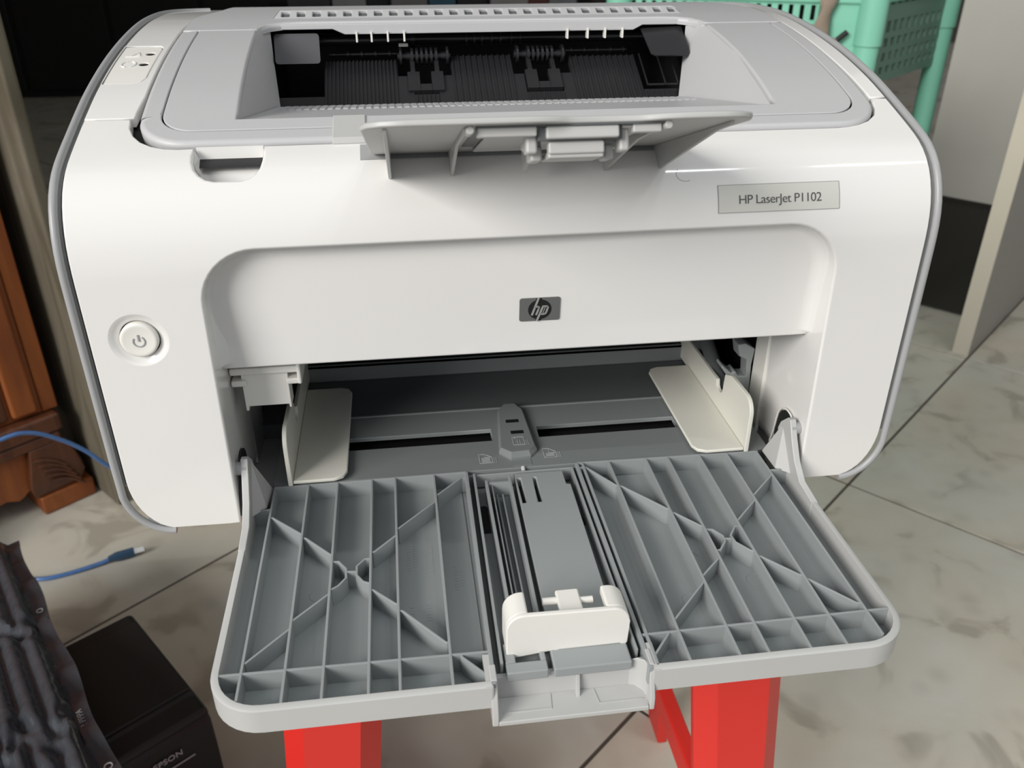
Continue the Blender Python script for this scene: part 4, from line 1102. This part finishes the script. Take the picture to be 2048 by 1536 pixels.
for v in (0.06, 1.4):
    p = E0 + d * v + lf * 78; q = E0 + d * v + lf * 235
    core.append([(p.x, p.y, FLOOR + 1), (q.x, q.y, FLOOR + 1), (q.x, q.y, q.z - 40), (p.x, p.y, p.z - 14)])
bx.loft(core); bx.build('wrapped_core', 'film', WP, bevel=6)
for v in (.37, .98):
    p = wrap_pt(6, v); MB().tube([(p.x + 2.4 * math.cos(a), p.y + 2.4 * math.sin(a), p.z + 1.2) for a in np.linspace(0, 2 * math.pi, 16)], .55, 6).build('eyelet', 'print', WP, label='pale ring eyelet')
p = wrap_pt(6.5, .83); q = wrap_pt(6.5, .80)
text_mesh('film_print', '12 PPPA', 6.0, .1, 'print', WP, (p.x, p.y, p.z + 1.6), (-L_.x, -L_.y, 0), (-lf.x * -1, -lf.y * -1, .0), offset=-.1)
cb = MB()
for k in range(7):
    pass
ring = []
random.seed(3)
for z, r in ((0, 26), (14, 34), (30, 28), (44, 16), (52, 5)):
    ring.append([(-600 + (r + random.uniform(-5, 5)) * math.cos(a), 545 + (r + random.uniform(-5, 5)) * math.sin(a), FLOOR + z) for a in np.linspace(0, 2 * math.pi, 10, endpoint=False)])
cbg = MB().loft(ring).build('plastic_bag', 'clear', None, smooth=30, org=(-600, 545, FLOOR))
cbg['label'] = 'small crumpled clear plastic bag on the floor by the cabinet foot'; cbg['category'] = 'bag'

# =================================================================== BLUE USB CABLE
UC = empty('usb_cable', (-381, 534, FLOOR), 'blue translucent cable looping past the cabinet, its plug lying on the floor', 'cable')
def crv(P, n=10):
    P = [Vector(p) for p in P]; out = []
    for i in range(len(P) - 1):
        a, b, c, d = P[max(i - 1, 0)], P[i], P[i + 1], P[min(i + 2, len(P) - 1)]
        for k in range(n):
            t = k / n
            out.append(.5 * ((2 * b) + (c - a) * t + (2 * a - 5 * b + 4 * c - d) * t * t + (3 * b - a - 3 * c + d) * t ** 3))
    out.append(P[-1]); return out
FZ = FLOOR + 2.6
path = [(-412, 528.5, FZ + 3), (-424, 523, FZ + 1), (-452, 512, FZ), (-480, 505, FZ), (-510, 507, FZ), (-560, 505, FZ), (-640, 490, FZ), (-690, 470, FZ + 10),
        (-690, 470, FZ + 70), (-620, 470, FZ + 130), (-560, 500, -264), (-499, 545, -253), (-476, 565, -258), (-455, 583, -280), (-437, 598, -307), (-420, 612, -341), (-392, 640, -390), (-340, 680, FZ), (-240, 760, FZ), (-100, 840, FZ)]
MB().tube(crv(path), 2.5, 10).build('cord', 'bluecord', UC, smooth=60)
pd = Vector((31, 11, 0)).normalized(); p0 = Vector((-413, 528, FLOOR + 6))
MB().tube([p0 - pd * 3, p0 + pd * 2, p0 + pd * 6, p0 + pd * 26], [3.0, 4.2, 5.6, 5.6], 8).build('plug', 'blueplug', UC, bevel=.8)
p1 = p0 + pd * 26
MB().tube([p1, p1 + pd * 11], 4.0, 4).build('plug_shell', 'silver', UC)

# =================================================================== DESK END PANEL, RIGHT
DP = empty('desk', (1040, 1000, FLOOR), 'desk with a grey board end panel and pale edge, standing at the right', 'desk')
PO = (904, 905)
MB().obox(PO, EA, EB, 2, 820, -13, 13, FLOOR, 320).build('end_panel', 'board', DP)
MB().obox(PO, EA, EB, -1, 2, -13, 13, FLOOR, 320).build('panel_edge', 'edge', DP)
MB().obox(PO, EA, EB, 250, 830, -30, 900, 320, 345).build('desk_top', 'board', DP)

mt = MB().obox(PO, EA, EB, 170, 917, -560, -20, FLOOR + .5, FLOOR + 4).build('floor_shade', 'mat', None, bevel=1.5, org=(PO[0] + 300, PO[1] + 500, FLOOR))  # thin dark sheet in place of the shade beside the desk panel
mt['label'] = 'dark sheet standing in for the floor shade between the desk panel and the white wall'; mt['category'] = 'mat'  # no real mat, the sheet only stands in for shade
# =================================================================== TEAL RACK
fh = (math.sin(YAW), math.cos(YAW)); rt = (math.cos(YAW), -math.sin(YAW)); cxy = (-47.2, -318)
def at(D, px):   # point on the ground plane at forward distance D, sideways px/f
    return (cxy[0] + fh[0] * D + rt[0] * px, cxy[1] + fh[1] * D + rt[1] * px)
kf = .932
c1 = at(1300, (1738 - 1024) / 1717 * 1300 * kf); c2_ = at(1530, (1882 - 1024) / 1717 * 1530 * kf); c0 = at(1420, (1235 - 1024) / 1717 * 1420 * kf)
c3 = (c0[0] + c2_[0] - c1[0], c0[1] + c2_[1] - c1[1])
RK = empty('basket_rack', (c1[0], c1[1], FLOOR), 'teal plastic basket rack on round legs behind the printer at the upper right', 'rack')
def tleg(c, zb=FLOOR):
    b = MB(); b.cyl((c[0], c[1], zb), (c[0], c[1], 90), 17, 20); b.cyl((c[0], c[1], 88), (c[0], c[1], 300), 19.5, 20); b.build('leg', 'teal', RK, smooth=50, bevel=1)
for c in (c1, c2_, c0, c3): tleg(c)
def lerp(a, b, t): return (a[0] + (b[0] - a[0]) * t, a[1] + (b[1] - a[1]) * t)
def slab(b, p, q, z0, z1, t=4):
    d = Vector((q[0] - p[0], q[1] - p[1])); n_ = Vector((-d.y, d.x)).normalized() * t / 2
    b.loft([[(p[0] - n_.x, p[1] - n_.y, z0), (q[0] - n_.x, q[1] - n_.y, z0), (q[0] + n_.x, q[1] + n_.y, z0), (p[0] + n_.x, p[1] + n_.y, z0)],
            [(p[0] - n_.x, p[1] - n_.y, z1), (q[0] - n_.x, q[1] - n_.y, z1), (q[0] + n_.x, q[1] + n_.y, z1), (p[0] + n_.x, p[1] + n_.y, z1)]])
def basket_side(p, q, ncol, m, name, zb, zt, rows, solid=0.0):
    b = MB(); L0 = Vector((q[0] - p[0], q[1] - p[1])).length
    # vertical bars and horizontal bars leave a grid of slots
    for k in range(ncol + 1):
        t = k / ncol * (1 - solid); w = .24 / ncol
        slab(b, lerp(p, q, max(0, t - w)), lerp(p, q, min(1, t + w)), zb, zt)
    if solid: slab(b, lerp(p, q, 1 - solid), q, zb, zt)
    for (z0, z1) in rows: slab(b, p, q, z0, z1, 4.4)
    return b.build(name, m, RK, smooth=0)
ZTP, ZBT = 142, 0
rws = [(139, 142), (113, 119), (87, 93), (61, 67), (35, 41), (-2, 14)]
basket_side(c0, c1, 19, 'teal', 'front_basket_wall', ZBT, ZTP, rws, .20)
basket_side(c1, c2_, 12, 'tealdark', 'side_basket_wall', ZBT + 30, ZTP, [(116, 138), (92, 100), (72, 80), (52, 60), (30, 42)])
rimb = MB(); slab(rimb, c0, c1, 141, 162, 14); slab(rimb, c1, c2_, 141, 162, 14); rimb.build('basket_rim', 'teal', RK, bevel=4)
bfl = MB(); bfl.add([(c[0], c[1], ZBT + 31) for c in (c0, c1, c2_, c3)] + [(c[0], c[1], ZBT + 34) for c in (c0, c1, c2_, c3)], [(0, 1, 2, 3), (7, 6, 5, 4), (0, 1, 5, 4), (1, 2, 6, 5), (2, 3, 7, 6), (3, 0, 4, 7)])
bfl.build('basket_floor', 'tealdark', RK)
# unseen lower tier, added to cast shade on the floor at the right
basket_side(c0, c1, 12, 'teal', 'shade_basket_wall', -330, -90, [(-330, -300), (-250, -235), (-185, -170), (-120, -90)], .2)
basket_side(c1, c2_, 10, 'teal', 'shade_basket_wall', -330, -90, [(-330, -300), (-250, -235), (-185, -170), (-120, -90)])
lf_ = MB(); lf_.add([(c[0], c[1], -330) for c in (c0, c1, c2_, c3)] + [(c[0], c[1], -326) for c in (c0, c1, c2_, c3)], [(0, 1, 2, 3), (7, 6, 5, 4), (0, 1, 5, 4), (1, 2, 6, 5), (2, 3, 7, 6), (3, 0, 4, 7)])
lf_.build('shade_basket_floor', 'teal', RK)
# dark goods inside the basket
BG = MB(); m0 = lerp(c0, c1, .1); m1 = lerp(c0, c1, .72); back = (c2_[0] - c1[0], c2_[1] - c1[1])
off = Vector(back).normalized() * 26
BG.loft([[(m0[0] + off.x, m0[1] + off.y, ZBT + 36), (m1[0] + off.x, m1[1] + off.y, ZBT + 36), (m1[0] + off.x * 4, m1[1] + off.y * 4, ZBT + 36), (m0[0] + off.x * 4, m0[1] + off.y * 4, ZBT + 36)],
         [(m0[0] + off.x, m0[1] + off.y, 139), (m1[0] + off.x, m1[1] + off.y, 139), (m1[0] + off.x * 4, m1[1] + off.y * 4, 139), (m0[0] + off.x * 4, m0[1] + off.y * 4, 139)]])
bgo = BG.build('storage_box', 'darkcab', None, bevel=4, org=(m0[0], m0[1], ZBT + 5)); bgo['label'] = 'black box inside the teal basket, seen through its slots'; bgo['category'] = 'box'
# rag and cable end hanging over the basket
rg = lerp(c0, c1, .845); fo_ = Vector((-back[0], -back[1])).normalized() * 16
rings = []
random.seed(11)
for k, z in enumerate(np.linspace(172, 40, 12)):
    w = 11 + 3 * math.sin(k * 1.3) - (k > 8) * 3; cx = rg[0] + fo_.x + 4 * math.sin(k * .9); cy = rg[1] + fo_.y
    rings.append([(cx + w * math.cos(a) * rt[0] - 5 * math.sin(a) * fh[0] + random.uniform(-1.5, 1.5), cy + w * math.cos(a) * rt[1] - 5 * math.sin(a) * fh[1], z + random.uniform(-3, 3)) for a in np.linspace(0, 2 * math.pi, 10, endpoint=False)])
rgo = MB().loft(rings).build('rag', 'rag', None, smooth=60, org=(rg[0], rg[1], 100)); rgo['label'] = 'twisted dirty rag hanging over the teal basket'; rgo['category'] = 'cloth'
cw0 = Vector((rg[0] + fo_.x * 1.5, rg[1] + fo_.y * 1.5, 104)); rt3 = Vector((rt[0], rt[1], 0))
cordo = empty('cable_end', tuple(cw0), 'thin brown cable end with black plug against the teal basket', 'cable')
MB().tube([cw0, cw0 + rt3 * 14 + Vector((0, 0, -7)), cw0 + rt3 * 26 + Vector((0, 0, -9))], 2.2, 8).build('cord', 'rag', cordo)
MB().tube([cw0 + rt3 * 25 + Vector((0, 0, -9)), cw0 + rt3 * 38 + Vector((0, 0, 2))], 4, 10).build('plug', 'black', cordo)

# =================================================================== DARK BACK OF THE ROOM
BC = empty('black_cabinet', (-900, 3700, FLOOR), 'black cabinet in the dark at the back left of the room', 'cabinet')
MB().box(-1900, 300, 3600, 4100, FLOOR, 700).build('carcass', 'darkcab', BC)
for k in range(6):
    x = -1890 + k * 365
    MB().box(x + 6, x + 352, 3586, 3602, FLOOR + 30, 690).build('door', 'darkcab', BC, bevel=4)
TBL = empty('low_table', (300, 2500, FLOOR), 'dark low table behind the printer carrying small boxes', 'table')
MB().box(-420, 620, 2380, 2760, -28, 0).build('table_top', 'darkcab', TBL, bevel=3)
for x in (-400, 560):
    for y in (2400, 2700): MB().box(x, x + 40, y, y + 40, FLOOR, -28).build('leg', 'darkcab', TBL)
cols = [((0.05, 0.05, 0.055, 1), 'dark grey'), ((0.34, 0.33, 0.32, 1), 'white'), ((0.02, 0.02, 0.022, 1), 'black'), ((0.22, 0.21, 0.2, 1), 'grey printed'), ((0.05, 0.13, 0.2, 1), 'blue'),
        ((0.03, 0.03, 0.03, 1), 'dull black'), ((0.38, 0.35, 0.34, 1), 'pale pink'), ((0.16, 0.05, 0.04, 1), 'dull red'), ((0.3, 0.3, 0.31, 1), 'light grey')]
x = -330
for k, (c, nm) in enumerate(cols):
    w = [120, 96, 66, 104, 78, 90, 112, 60, 84][k]; h = random.uniform(90, 150)
    mm = mat('carton_%s' % nm.replace(' ', '_'), c, .6, blotch=.25, bscale=30)
    b = MB().box(x, x + w, 2410 + (k % 3) * 14, 2520 + (k % 3) * 14, 0, h).build('carton', mm, None, bevel=2, org=(x + w / 2, 2460, 0))
    b['label'] = '%s carton on the dark table behind the printer, number %s from the left' % (nm, ['one', 'two', 'three', 'four', 'five', 'six', 'seven', 'eight', 'nine'][k])
    b['category'] = 'box'; b['group'] = 'cartons on the table behind the printer'
    x += w + random.uniform(3, 8)
